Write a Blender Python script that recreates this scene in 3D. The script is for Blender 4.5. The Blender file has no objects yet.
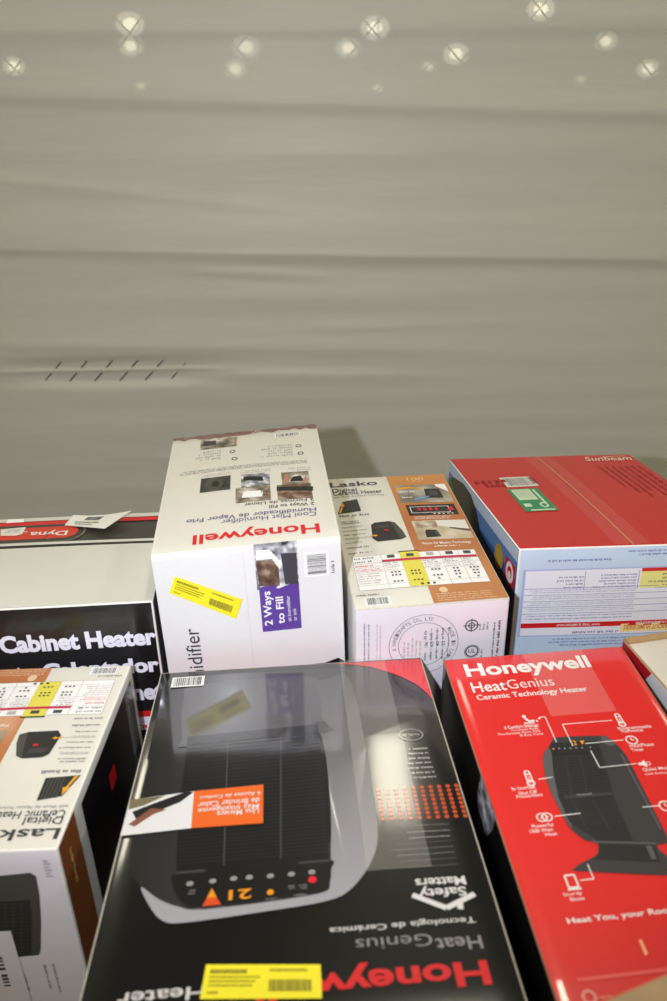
import bpy, bmesh, math, random
import numpy as np
from mathutils import Vector, Matrix

random.seed(7)
scn = bpy.context.scene
col = scn.collection

# ------------------------------------------------------------------ camera
FPX = 808.0                      # focal length in pixels of a 667 x 1001 frame
PITCH = math.atan((500.5 - 97.0) / FPX)
ROLL = math.radians(-1.0)
CAMZ = 1.42                      # eye height over the floor
cp, sp = math.cos(PITCH), math.sin(PITCH)
_fw = Vector((0, cp, -sp)); _r = Vector((1, 0, 0)); _u = Vector((0, sp, cp))
_r2 = _r * math.cos(ROLL) + _u * math.sin(ROLL)
_u2 = -_r * math.sin(ROLL) + _u * math.cos(ROLL)
EYE = Vector((0, 0, CAMZ))
cam_d = bpy.data.cameras.new('camera')
cam = bpy.data.objects.new('camera', cam_d); col.objects.link(cam)
cam_d.sensor_fit = 'VERTICAL'; cam_d.sensor_height = 22.3; cam_d.sensor_width = 14.9
cam_d.lens = FPX / 1001.0 * 22.3
cam_d.clip_start = 0.02; cam_d.clip_end = 200
cam.matrix_world = Matrix(((_r2.x, _u2.x, -_fw.x, EYE.x), (_r2.y, _u2.y, -_fw.y, EYE.y),
                           (_r2.z, _u2.z, -_fw.z, EYE.z), (0, 0, 0, 1)))
cam_d.dof.use_dof = True; cam_d.dof.focus_distance = 1.30; cam_d.dof.aperture_fstop = 2.6
scn.camera = cam

def ray(x, y):
    return (FPX * _fw + (x - 333.5) * _r2 - (y - 500.5) * _u2)

# ------------------------------------------------------------------ world, light, exposure
scn.view_settings.view_transform = 'Standard'
scn.view_settings.look = 'None'
scn.view_settings.gamma = 1.0
scn.view_settings.use_curve_mapping = False
scn.view_settings.exposure = 0.30
w = bpy.data.worlds.new('hall_air'); scn.world = w; w.use_nodes = True
bg = w.node_tree.nodes['Background']
bg.inputs[0].default_value = (1.0, 0.92, 0.62, 1); bg.inputs[1].default_value = 0.30

# the camera's flash gun, held upright on its left side
fl = bpy.data.lights.new('flash', 'SPOT'); flash = bpy.data.objects.new('flash', fl); col.objects.link(flash)
flash.location = (-0.185, -0.01, CAMZ + 0.02)
fl.energy = 50; fl.color = (0.90, 0.93, 1.06); fl.shadow_soft_size = 0.018
fl.spot_size = math.radians(112); fl.spot_blend = 1.0
flash.rotation_euler = (Vector((0.12, 1.0, -0.20))).to_track_quat('-Z', 'Y').to_euler()

LAMP_COL = (1.0, 0.94, 0.74)
LAMP_W = 34.0

# ------------------------------------------------------------------ helpers: materials
def lin(c):
    return tuple(((v / 255.0) / 12.92 if v / 255.0 <= 0.04045 else ((v / 255.0 + 0.055) / 1.055) ** 2.4) for v in c)
MATS = {}
def M(name, rgb, rough=0.5, coat=0.0, coat_r=0.08, bump=0.0, scale=60, vary=0.0, metal=0.0, spec=0.5, coat_ior=1.5):
    if name in MATS: return MATS[name]
    m = bpy.data.materials.new(name); m.use_nodes = True
    nt = m.node_tree; b = nt.nodes['Principled BSDF']
    c = lin(rgb)
    b.inputs['Base Color'].default_value = (*c, 1)
    b.inputs['Roughness'].default_value = rough
    b.inputs['Metallic'].default_value = metal
    b.inputs['Specular IOR Level'].default_value = spec
    b.inputs['Coat Weight'].default_value = coat
    b.inputs['Coat Roughness'].default_value = coat_r
    b.inputs['Coat IOR'].default_value = coat_ior
    if vary or bump:
        tc = nt.nodes.new('ShaderNodeTexCoord'); nz = nt.nodes.new('ShaderNodeTexNoise')
        nz.inputs['Scale'].default_value = scale; nz.inputs['Detail'].default_value = 4
        nt.links.new(tc.outputs['Object'], nz.inputs['Vector'])
        if vary:
            mx = nt.nodes.new('ShaderNodeMix'); mx.data_type = 'RGBA'
            mx.inputs[6].default_value = (*[v * (1 - vary) for v in c], 1)
            mx.inputs[7].default_value = (*[min(1, v * (1 + vary)) for v in c], 1)
            nt.links.new(nz.outputs['Fac'], mx.inputs[0]); nt.links.new(mx.outputs[2], b.inputs['Base Color'])
        if bump:
            bp = nt.nodes.new('ShaderNodeBump'); bp.inputs['Strength'].default_value = bump
            bp.inputs['Distance'].default_value = 0.002
            nt.links.new(nz.outputs['Fac'], bp.inputs['Height']); nt.links.new(bp.outputs[0], b.inputs['Normal'])
            if coat: nt.links.new(bp.outputs[0], b.inputs['Coat Normal'])
    MATS[name] = m; return m

def photo_mat(name, cols, scale=40):
    """a blotchy printed photograph: noise through a colour ramp"""
    if name in MATS: return MATS[name]
    m = bpy.data.materials.new(name); m.use_nodes = True
    nt = m.node_tree; b = nt.nodes['Principled BSDF']; b.inputs['Roughness'].default_value = 0.35
    tc = nt.nodes.new('ShaderNodeTexCoord'); nz = nt.nodes.new('ShaderNodeTexNoise'); rp = nt.nodes.new('ShaderNodeValToRGB')
    nz.inputs['Scale'].default_value = scale; nz.inputs['Detail'].default_value = 2
    nt.links.new(tc.outputs['Object'], nz.inputs['Vector']); nt.links.new(nz.outputs['Fac'], rp.inputs[0])
    nt.links.new(rp.outputs[0], b.inputs['Base Color'])
    e = rp.color_ramp.elements
    e[0].position = 0.3; e[0].color = (*lin(cols[0]), 1); e[1].position = 0.7; e[1].color = (*lin(cols[-1]), 1)
    for i, c in enumerate(cols[1:-1]):
        k = e.new(0.3 + 0.4 * (i + 1) / (len(cols) - 1)); k.color = (*lin(c), 1)
    MATS[name] = m; return m

def gradient_mat(name, stops, axis, lo, hi, rough=0.4, coat=0.0, **kw):
    """print whose ink blends along one local axis of its mesh"""
    if name in MATS: return MATS[name]
    m = M(name, stops[0][1], rough, coat, **kw); nt = m.node_tree; b = nt.nodes['Principled BSDF']
    tc = nt.nodes.new('ShaderNodeTexCoord'); sx = nt.nodes.new('ShaderNodeSeparateXYZ'); mr = nt.nodes.new('ShaderNodeMapRange')
    rp = nt.nodes.new('ShaderNodeValToRGB')
    mr.inputs[1].default_value = lo; mr.inputs[2].default_value = hi
    nt.links.new(tc.outputs['Object'], sx.inputs[0]); nt.links.new(sx.outputs[axis], mr.inputs[0])
    nt.links.new(mr.outputs[0], rp.inputs[0]); nt.links.new(rp.outputs[0], b.inputs['Base Color'])
    e = rp.color_ramp.elements
    e[0].position = stops[0][0]; e[0].color = (*lin(stops[0][1]), 1)
    e[1].position = stops[-1][0]; e[1].color = (*lin(stops[-1][1]), 1)
    for p, c in stops[1:-1]:
        k = e.new(p); k.color = (*lin(c), 1)
    return m

def clear_film(name, amount=0.25, rough=0.08, bump=0.35, scale=90, tint=(255, 250, 240)):
    """clear packing tape: a see-through film with a faint milky, wavy gloss"""
    if name in MATS: return MATS[name]
    m = bpy.data.materials.new(name); m.use_nodes = True; nt = m.node_tree; nt.nodes.clear()
    out = nt.nodes.new('ShaderNodeOutputMaterial'); mix = nt.nodes.new('ShaderNodeMixShader'); mix.inputs[0].default_value = amount
    tr = nt.nodes.new('ShaderNodeBsdfTransparent'); pr = nt.nodes.new('ShaderNodeBsdfPrincipled')
    pr.inputs['Base Color'].default_value = (*lin(tint), 1); pr.inputs['Roughness'].default_value = rough; pr.inputs['Specular IOR Level'].default_value = 1.0
    tc = nt.nodes.new('ShaderNodeTexCoord'); nz = nt.nodes.new('ShaderNodeTexNoise'); nz.inputs['Scale'].default_value = scale
    bp = nt.nodes.new('ShaderNodeBump'); bp.inputs['Strength'].default_value = bump; bp.inputs['Distance'].default_value = 0.002
    nt.links.new(tc.outputs['Object'], nz.inputs['Vector']); nt.links.new(nz.outputs['Fac'], bp.inputs['Height'])
    nt.links.new(bp.outputs[0], pr.inputs['Normal'])
    nt.links.new(tr.outputs[0], mix.inputs[1]); nt.links.new(pr.outputs[0], mix.inputs[2])
    nt.links.new(mix.outputs[0], out.inputs[0]); MATS[name] = m; return m

# ------------------------------------------------------------------ helpers: objects
def tag(o, label, cat, group=None, kind=None):
    if label: o['label'] = label
    if cat: o['category'] = cat
    if group: o['group'] = group
    if kind: o['kind'] = kind
    return o
def link(name, me, parent=None, mats=()):
    o = bpy.data.objects.new(name, me); col.objects.link(o)
    for m in mats: me.materials.append(m)
    if parent is not None:
        o.parent = parent; o.matrix_parent_inverse = Matrix.Translation(-Vector(parent.location))
    return o
def empty(name, loc):
    o = bpy.data.objects.new(name, None); col.objects.link(o); o.location = loc; o.empty_display_size = 0.05
    return o
def from_bm(name, bm, mats, parent=None, smooth=False):
    me = bpy.data.meshes.new(name); bm.to_mesh(me); bm.free()
    if smooth:
        for p in me.polygons: p.use_smooth = True
    return link(name, me, parent, mats)
def bm_box(bm, lo, hi, mi=0):
    vs = [bm.verts.new((x, y, z)) for z in (lo[2], hi[2]) for y in (lo[1], hi[1]) for x in (lo[0], hi[0])]
    for f in ((0, 2, 3, 1), (4, 5, 7, 6), (0, 1, 5, 4), (2, 6, 7, 3), (0, 4, 6, 2), (1, 3, 7, 5)):
        fc = bm.faces.new([vs[i] for i in f]); fc.material_index = mi
def bm_tube(bm, pts, r, n=6, mi=0):
    rings = []
    for i, p in enumerate(pts):
        p = Vector(p); d = (Vector(pts[min(i + 1, len(pts) - 1)]) - Vector(pts[max(i - 1, 0)])).normalized()
        a = d.cross(Vector((0.31, 0.2, 0.93))).normalized(); b = d.cross(a)
        rings.append([bm.verts.new(p + r * (math.cos(t) * a + math.sin(t) * b)) for t in [2 * math.pi * k / n for k in range(n)]])
    for q in range(len(rings) - 1):
        for k in range(n):
            bm.faces.new((rings[q][k], rings[q][(k + 1) % n], rings[q + 1][(k + 1) % n], rings[q + 1][k])).material_index = mi
    for rr in (rings[0], rings[-1]):
        bm.faces.new(rr).material_index = mi

# ------------------------------------------------------------------ helpers: cartons and their print
class Face:
    """a carton side: a four-cornered patch with a soft bulge, measured in metres (u across, v up/back)"""
    def __init__(s, c00, c10, c11, c01, bulge=0.0, lift=0.0):
        s.c = [Vector(c) for c in (c00, c10, c11, c01)]
        s.W = ((s.c[1] - s.c[0]).length + (s.c[2] - s.c[3]).length) / 2
        s.L = ((s.c[3] - s.c[0]).length + (s.c[2] - s.c[1]).length) / 2
        s.n = ((s.c[1] - s.c[0]).cross(s.c[3] - s.c[0])).normalized()
        s.bulge = bulge; s.lift = lift
    def st(s, a, b, off=0.0):
        p = s.c[0] * (1 - a) * (1 - b) + s.c[1] * a * (1 - b) + s.c[2] * a * b + s.c[3] * (1 - a) * b
        aa, bb = min(max(a, 0), 1), min(max(b, 0), 1)
        return p + s.n * (off + s.bulge * math.sin(math.pi * aa) * math.sin(math.pi * bb))
    def P(s, u, v, off=0.0):
        return s.st(u / s.W, v / s.L, off + s.lift)
    def uv(s, px):
        """where on this side the line of sight of a photo point lands, in metres"""
        d = ray(*px)
        q = EYE + d * ((s.c[0] - EYE).dot(s.n) / d.dot(s.n))
        a, b = 0.5, 0.5
        for _ in range(12):
            e = q - s.st(a, b) + s.n * (s.st(a, b) - q).dot(s.n) * 0
            du = (s.c[1] - s.c[0]) * (1 - b) + (s.c[2] - s.c[3]) * b
            dv = (s.c[3] - s.c[0]) * (1 - a) + (s.c[2] - s.c[1]) * a
            g11, g12, g22 = du.dot(du), du.dot(dv), dv.dot(dv); r1, r2 = e.dot(du), e.dot(dv)
            det = g11 * g22 - g12 * g12
            a += (g22 * r1 - g12 * r2) / det; b += (g11 * r2 - g12 * r1) / det
        return Vector((a * s.W, b * s.L))

TEXT_CACHE = {}
def text_mesh(body, bold):
    k = (body, bold)
    if k not in TEXT_CACHE:
        cu = bpy.data.curves.new('t', 'FONT'); cu.body = body; cu.size = 1.0; cu.offset = bold; cu.resolution_u = 3
        ob = bpy.data.objects.new('t', cu)
        me = bpy.data.meshes.new_from_object(ob)
        vs = [tuple(v.co[:2]) for v in me.vertices]; fs = [tuple(p.vertices) for p in me.polygons]
        bpy.data.objects.remove(ob); bpy.data.curves.remove(cu); bpy.data.meshes.remove(me)
        TEXT_CACHE[k] = (vs, fs)
    return TEXT_CACHE[k]

BASE_OFF = 0.0005
class Print:
    """ink on one side of a carton: one mesh, several inks"""
    def __init__(s, name, face, parent, base=BASE_OFF):
        s.name, s.f, s.parent, s.base = name, face, parent, base
        s.v, s.fc, s.mi, s.mats = [], [], [], []
    def _m(s, m):
        if m not in s.mats: s.mats.append(m)
        return s.mats.index(m)
    def polyuv(s, pts, m, layer=0):
        i0 = len(s.v); off = s.base + layer * 0.0002
        s.v += [s.f.P(p[0], p[1], off) for p in pts]
        ar = sum(pts[i][0] * pts[(i + 1) % len(pts)][1] - pts[(i + 1) % len(pts)][0] * pts[i][1] for i in range(len(pts)))
        ix = list(range(i0, len(s.v)))
        s.fc.append(ix if ar > 0 else ix[::-1]); s.mi.append(s._m(m)); return s
    def rectuv(s, u0, v0, u1, v1, m, layer=0, cell=0.025):
        u0, u1 = sorted((u0, u1)); v0, v1 = sorted((v0, v1))
        nu = max(1, int((u1 - u0) / cell)); nv = max(1, int((v1 - v0) / cell))
        i0 = len(s.v); off = s.base + layer * 0.0002; k = s._m(m)
        for j in range(nv + 1):
            for i in range(nu + 1):
                s.v.append(s.f.P(u0 + (u1 - u0) * i / nu, v0 + (v1 - v0) * j / nv, off))
        for j in range(nv):
            for i in range(nu):
                a = i0 + j * (nu + 1) + i
                s.fc.append((a, a + 1, a + nu + 2, a + nu + 1)); s.mi.append(k)
        return s
    def rect(s, p0, p1, m, layer=0):
        a, b = s.f.uv(p0), s.f.uv(p1); return s.rectuv(a.x, a.y, b.x, b.y, m, layer)
    def poly(s, pxs, m, layer=0):
        return s.polyuv([s.f.uv(p) for p in pxs], m, layer)
    def curve(s, pxs, m, layer=0, sub=4):
        """a rounded outline through photo points"""
        q = [s.f.uv(p) for p in pxs]; n = len(q); out = []
        for i in range(n):
            p0, p1, p2, p3 = q[i - 1], q[i], q[(i + 1) % n], q[(i + 2) % n]
            for k in range(sub):
                t = k / sub
                out.append(0.5 * ((2 * p1) + (p2 - p0) * t + (2 * p0 - 5 * p1 + 4 * p2 - p3) * t * t + (3 * p1 - p0 - 3 * p2 + p3) * t ** 3))
        return s.polyuv(out, m, layer)
    def ring(s, cu, cv, r0, r1, m, layer=0, n=40, ry=1.0):
        for i in range(n):
            a, b = 2 * math.pi * i / n, 2 * math.pi * (i + 1) / n
            if r0 <= 0:
                s.polyuv([(cu, cv), (cu + r1 * math.cos(a), cv + ry * r1 * math.sin(a)), (cu + r1 * math.cos(b), cv + ry * r1 * math.sin(b))], m, layer)
            else:
                s.polyuv([(cu + r * math.cos(t), cv + ry * r * math.sin(t)) for r, t in ((r0, a), (r1, a), (r1, b), (r0, b))], m, layer)
        return s
    def line(s, p0, p1, wid, m, layer=0):
        a, b = s.f.uv(p0), s.f.uv(p1); return s.lineuv(a, b, wid, m, layer)
    def lineuv(s, a, b, wid, m, layer=0):
        a, b = Vector(a), Vector(b); d = (b - a); n = Vector((-d.y, d.x)).normalized() * wid / 2
        return s.polyuv([a - n, b - n, b + n, a + n], m, layer)
    def textuv(s, body, org, ang, width, height, m, layer=1, bold=0.0, slant=0.0):
        """baseline starts at org and runs `width` along angle `ang`; `height` is the cap height"""
        vs, fs = text_mesh(body, bold)
        if not vs: return s
        x0 = min(v[0] for v in vs); x1 = max(v[0] for v in vs)
        sx = width / (x1 - x0); sy = height / 0.69
        ca, sa = math.cos(ang), math.sin(ang); i0 = len(s.v); k = s._m(m); off = s.base + layer * 0.0002
        for (x, y) in vs:
            X, Y = (x - x0) * sx + slant * y * sy, y * sy
            s.v.append(s.f.P(org[0] + X * ca - Y * sa, org[1] + X * sa + Y * ca, off))
        for f in fs:
            s.fc.append(tuple(i0 + i for i in f)); s.mi.append(k)
        return s
    def text(s, body, p0, p1, pcap, m, layer=1, bold=0.0, slant=0.0):
        """photo points: baseline start, baseline end, and the top of a capital over the start"""
        a, b, c = s.f.uv(p0), s.f.uv(p1), s.f.uv(pcap)
        d = b - a; ang = round(math.atan2(d.y, d.x) / (math.pi / 2)) * math.pi / 2
        e = Vector((math.cos(ang), math.sin(ang))); nrm = Vector((-e.y, e.x))
        return s.textuv(body, (a + nrm * (d.dot(nrm) / 2)), ang, d.dot(e), abs((c - a).dot(nrm)), m, layer, bold, slant)
    def greek(s, p0, p1, rows, m, ang=0.0, layer=1, fill=0.9, ragged=0.35, lower=0.55, seed=1):
        """unreadably small lettering: rows of short strokes filling a box"""
        a, b = s.f.uv(p0), s.f.uv(p1)
        return s.greekuv(min(a.x, b.x), min(a.y, b.y), max(a.x, b.x), max(a.y, b.y), rows, m, ang, layer, fill, ragged, lower, seed)
    def greekuv(s, u0, v0, u1, v1, rows, m, ang=0.0, layer=1, fill=0.9, ragged=0.35, lower=0.55, seed=1):
        u0, u1 = sorted((u0, u1)); v0, v1 = sorted((v0, v1))
        rnd = random.Random(seed * 7919 + rows)
        q = round(ang / (math.pi / 2)) % 4
        w_, h_ = (u1 - u0, v1 - v0) if q in (0, 2) else (v1 - v0, u1 - u0)
        lh = h_ / rows; ch = lh * lower; cw = max(ch * 0.62, 0.0007)
        i0 = len(s.v)
        for r in range(rows):
            x = 0.0; end = w_ * (fill - ragged * rnd.random()); yb = h_ - (r + 1) * lh + lh * 0.25
            while x < end:
                for _ in range(rnd.randint(2, 9)):
                    if x > end: break
                    hh = ch * rnd.choice((0.7, 0.7, 0.7, 1.0)); ww = cw * rnd.uniform(0.45, 0.8)
                    pts = [(x, yb), (x + ww, yb), (x + ww, yb + hh), (x, yb + hh)]
                    if q == 0: t = [(u0 + X, v0 + Y) for X, Y in pts]
                    elif q == 2: t = [(u1 - X, v1 - Y) for X, Y in pts]
                    elif q == 1: t = [(u1 - Y, v0 + X) for X, Y in pts]
                    else: t = [(u0 + Y, v1 - X) for X, Y in pts]
                    s.polyuv(t, m, layer); x += cw
                x += cw * 0.9
        return s
    def barcode(s, p0, p1, ink, paper=None, layer=0, along='u', digits=True):
        a, b = s.f.uv(p0), s.f.uv(p1); return s.barcodeuv(min(a.x, b.x), min(a.y, b.y), max(a.x, b.x), max(a.y, b.y), ink, paper, layer, along)
    def barcodeuv(s, u0, v0, u1, v1, ink, paper=None, layer=0, along='u'):
        if paper: s.rectuv(u0, v0, u1, v1, paper, layer)
        rnd = random.Random(int(u0 * 1e4)); L = (u1 - u0) if along == 'u' else (v1 - v0)
        x = 0.08 * L
        while x < 0.92 * L:
            wd = L * rnd.choice((0.012, 0.012, 0.024, 0.036)); g = L * rnd.choice((0.012, 0.024, 0.024))
            if along == 'u': s.rectuv(u0 + x, v0 + 0.12 * (v1 - v0), u0 + x + wd, v0 + 0.9 * (v1 - v0), ink, layer + 1, 9)
            else: s.rectuv(u0 + 0.12 * (u1 - u0), v0 + x, u0 + 0.9 * (u1 - u0), v0 + x + wd, ink, layer + 1, 9)
            x += wd + g
        return s
    def build(s, label=None):
        me = bpy.data.meshes.new(s.name); me.from_pydata([tuple(v) for v in s.v], [], s.fc)
        for p, k in zip(me.polygons, s.mi): p.material_index = k
        o = link(s.name, me, s.parent, s.mats)
        if label: o['label'] = label
        if s.name in ('small_print', 'feature_list', 'caption', 'sticker_print', 'stamped_code'): o['kind'] = 'stuff'
        return o

def plane_hits(pts, z, sx=0.0, sy=0.0):
    a = EYE + ray(*pts[0]) * ((z - EYE.z) / ray(*pts[0]).z)
    n = Vector((-sx, -sy, 1)); out = []
    for p in pts:
        d = ray(*p); out.append(EYE + d * ((a - EYE).dot(n) / d.dot(n)))
    return out

class Carton:
    """four top corners (front-left, front-right, back-right, back-left) over a flat bottom"""
    def __init__(s, name, top, lean=(0, 0), bottom=0.0, bulge=0.003, mats=None, edge=None, bevel=0.002, N=14, side_bulge=None):
        s.top = [Vector(t) for t in top]
        s.bot = [Vector((t.x + lean[0] * (t.z - bottom), t.y + lean[1] * (t.z - bottom), bottom)) for t in s.top]
        c = sum(s.bot, Vector()) / 4
        s.root = empty(name, (c.x, c.y, bottom))
        T, B = s.top, s.bot; sb = bulge if side_bulge is None else side_bulge
        s.f = dict(top=Face(T[0], T[1], T[2], T[3], bulge), front=Face(B[0], B[1], T[1], T[0], sb),
                   left=Face(B[3], B[0], T[0], T[3], sb), right=Face(B[1], B[2], T[2], T[1], sb),
                   back=Face(B[2], B[3], T[3], T[2], sb), bottom=Face(B[3], B[2], B[1], B[0], 0))
        order = ['top', 'front', 'left', 'right', 'back', 'bottom']
        bm = bmesh.new()
        for k, nm in enumerate(order):
            F = s.f[nm]; g = [[bm.verts.new(F.st(i / N, j / N)) for i in range(N + 1)] for j in range(N + 1)]
            for j in range(N):
                for i in range(N):
                    bm.faces.new((g[j][i], g[j][i + 1], g[j + 1][i + 1], g[j + 1][i])).material_index = k
        bmesh.ops.remove_doubles(bm, verts=bm.verts, dist=1e-5)
        bm.normal_update()
        es = [e for e in bm.edges if len(e.link_faces) == 2 and e.link_faces[0].material_index != e.link_faces[1].material_index]
        bmesh.ops.bevel(bm, geom=es, offset=bevel, segments=2, profile=0.6, affect='EDGES', material=6, clamp_overlap=True)
        ml = [mats[n] for n in order] + [edge]
        s.body = from_bm('carton_body', bm, ml, s.root, smooth=True)
    def flap(s, face, a0, b0, a1, b1, mat, thick=0.0015, name='flap', cell=10, inset=0.0, wob=0.0, label=None):
        """a glued-down flap lying on a side, as fractions of it"""
        F = s.f[face]; bm = bmesh.new(); n = cell
        def vert(i, j, o):
            a = a0 + (a1 - a0) * i / n; b = b0 + (b1 - b0) * j / n
            return bm.verts.new(F.st(a, b, o + (wob * math.sin(9 * a + 3) * math.sin(7 * b + 1) if o > 0 else 0)))
        tp = [[vert(i, j, thick) for i in range(n + 1)] for j in range(n + 1)]
        bt = [[vert(i, j, -0.0005) for i in range(n + 1)] for j in range(n + 1)]
        for j in range(n):
            for i in range(n):
                bm.faces.new((tp[j][i], tp[j][i + 1], tp[j + 1][i + 1], tp[j + 1][i]))
        for i in range(n):
            bm.faces.new((bt[0][i], bt[0][i + 1], tp[0][i + 1], tp[0][i])); bm.faces.new((tp[n][i], tp[n][i + 1], bt[n][i + 1], bt[n][i]))
            bm.faces.new((tp[i][0], tp[i + 1][0], bt[i + 1][0], bt[i][0])); bm.faces.new((bt[i][n], bt[i + 1][n], tp[i + 1][n], tp[i][n]))
        o = from_bm(name, bm, [mat], s.root)
        if label: o['label'] = label
        return o

# inks and boards
WHITE = M('white_board', (229, 228, 226), 0.42, 0.25, 0.2, 0.05, 40, 0.02)
WHITE_INK = M('white_ink', (245, 243, 240), 0.4)
CREAM = M('cream_board', (223, 219, 206), 0.42, 0.25, 0.2, 0.05, 40, 0.03)
KRAFT = M('kraft_board', (176, 140, 96), 0.75, 0, 0.1, 0.2, 80, 0.12)
EDGE_PALE = M('worn_pale_edge', (205, 198, 182), 0.7, 0, 0.1, 0.2, 200, 0.2)
EDGE_WHITE = M('worn_white_edge', (238, 234, 226), 0.6, 0, 0.1, 0.1, 200, 0.06)
BLACK_INK = M('black_ink', (22, 22, 24), 0.35)
GREY_INK = M('grey_ink', (120, 120, 122), 0.45)
PALE_INK = M('pale_grey_ink', (176, 174, 170), 0.45)
DARK_INK = M('dark_grey_ink', (62, 62, 66), 0.4)
RED_INK = M('red_ink', (214, 34, 38), 0.35)
YELLOW = M('yellow_label', (246, 232, 40), 0.45)
YELLOW_DULL = M('yellow_ink', (226, 214, 84), 0.45)
GLOSS_BLACK = M('gloss_black_board', (13, 13, 12), 0.3, 1.0, 0.09, 0.02, 14, 0, coat_ior=1.75)
GLOSS_RED = M('gloss_red_board', (226, 32, 28), 0.4, 0.8, 0.09, 0.02, 14, 0.02, coat_ior=1.6)
TAPE = clear_film('packing_tape_film', 0.12, 0.15, 0.25, 60)

# ================================================================== the place
SHEET_Y = 2.25
bm = bmesh.new(); bm_box(bm, (-22, -14, -0.1), (22, 46, 0.0))
tag(from_bm('floor', bm, [M('concrete_floor', (128, 124, 114), 0.35, 0, 0.1, 0.15, 6, 0.12)]), 'grey concrete floor under the stacked cartons', None, kind='structure')
bm = bmesh.new(); bm_box(bm, (-22, -14, 4.75), (22, 46, 4.9))
tag(from_bm('ceiling', bm, [M('ceiling_paint', (52, 50, 44), 0.8, 0, 0.1, 0.1, 3, 0.05)]), 'pale warehouse ceiling over the cartons', None, kind='structure')
bm = bmesh.new(); bm_box(bm, (-22, 45.8, 0.0), (22, 46, 4.75))
tag(from_bm('wall_back', bm, [M('far_wall_paint', (170, 164, 146), 0.8, 0, 0.1, 0.1, 2, 0.06)]), 'far warehouse wall dimly behind the sheet', None, kind='structure')

# ---- chain-link fence behind the sheet
DW = 0.0733; DH = 0.0733
STEEL = M('galvanised_wire', (96, 92, 78), 0.5, 0, 0.1, 0.1, 300, 0.15, metal=0.5)
POSTS = M('galvanised_post', (150, 148, 140), 0.45, 0, 0.1, 0.1, 60, 0.1, metal=0.8)
FX0, FX1, FZ1 = -1.50, 1.50, 1.74
WIRE_Y = SHEET_Y + 0.012
fence = empty('chain_link_fence', (0, WIRE_Y, 0))
tag(fence, 'chain-link wire fence showing faintly through the pale plastic sheet', 'fence')
def wire_mesh(par):
    bm = bmesh.new(); pts = []; n = int((FZ1 - 0.07) / (DH / 2))
    for k in range(n):
        right0 = (k + par) % 2
        x0, x1 = (DW / 2, 0) if right0 else (0, DW / 2)
        z0, z1 = 0.0636 + k * DH / 2, 0.0636 + (k + 1) * DH / 2
        front = -1 if x1 > x0 else 1
        pts.append((x0, 0, z0))
        for t in (0.2, 0.8): pts.append((x0 + (x1 - x0) * t, 0.0022 * front, z0 + (z1 - z0) * t))
    bm_tube(bm, pts, 0.0021, 5)
    me = bpy.data.meshes.new('wire'); bm.to_mesh(me); bm.free(); me.materials.append(STEEL)
    for p in me.polygons: p.use_smooth = True
    return me
wm = (wire_mesh(0), wire_mesh(1))
i0 = int(FX0 / (DW / 2)) + 1
for i in range(i0, int(FX1 / (DW / 2)) - 1):
    o = bpy.data.objects.new('wire', wm[i % 2]); col.objects.link(o); o.parent = fence; o.location = (i * DW / 2 + 0.0030, 0, 0)
for x in (FX0, FX1):
    bm = bmesh.new(); bm_tube(bm, [(x, WIRE_Y + 0.03, 0), (x, WIRE_Y + 0.03, FZ1 + 0.04)], 0.024, 16)
    from_bm('post', bm, [POSTS], fence, True)
for z in (0.05, FZ1):
    bm = bmesh.new(); bm_tube(bm, [(FX0, WIRE_Y + 0.03, z), (FX1, WIRE_Y + 0.03, z)], 0.019, 16)
    from_bm('rail', bm, [POSTS], fence, True)

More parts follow.
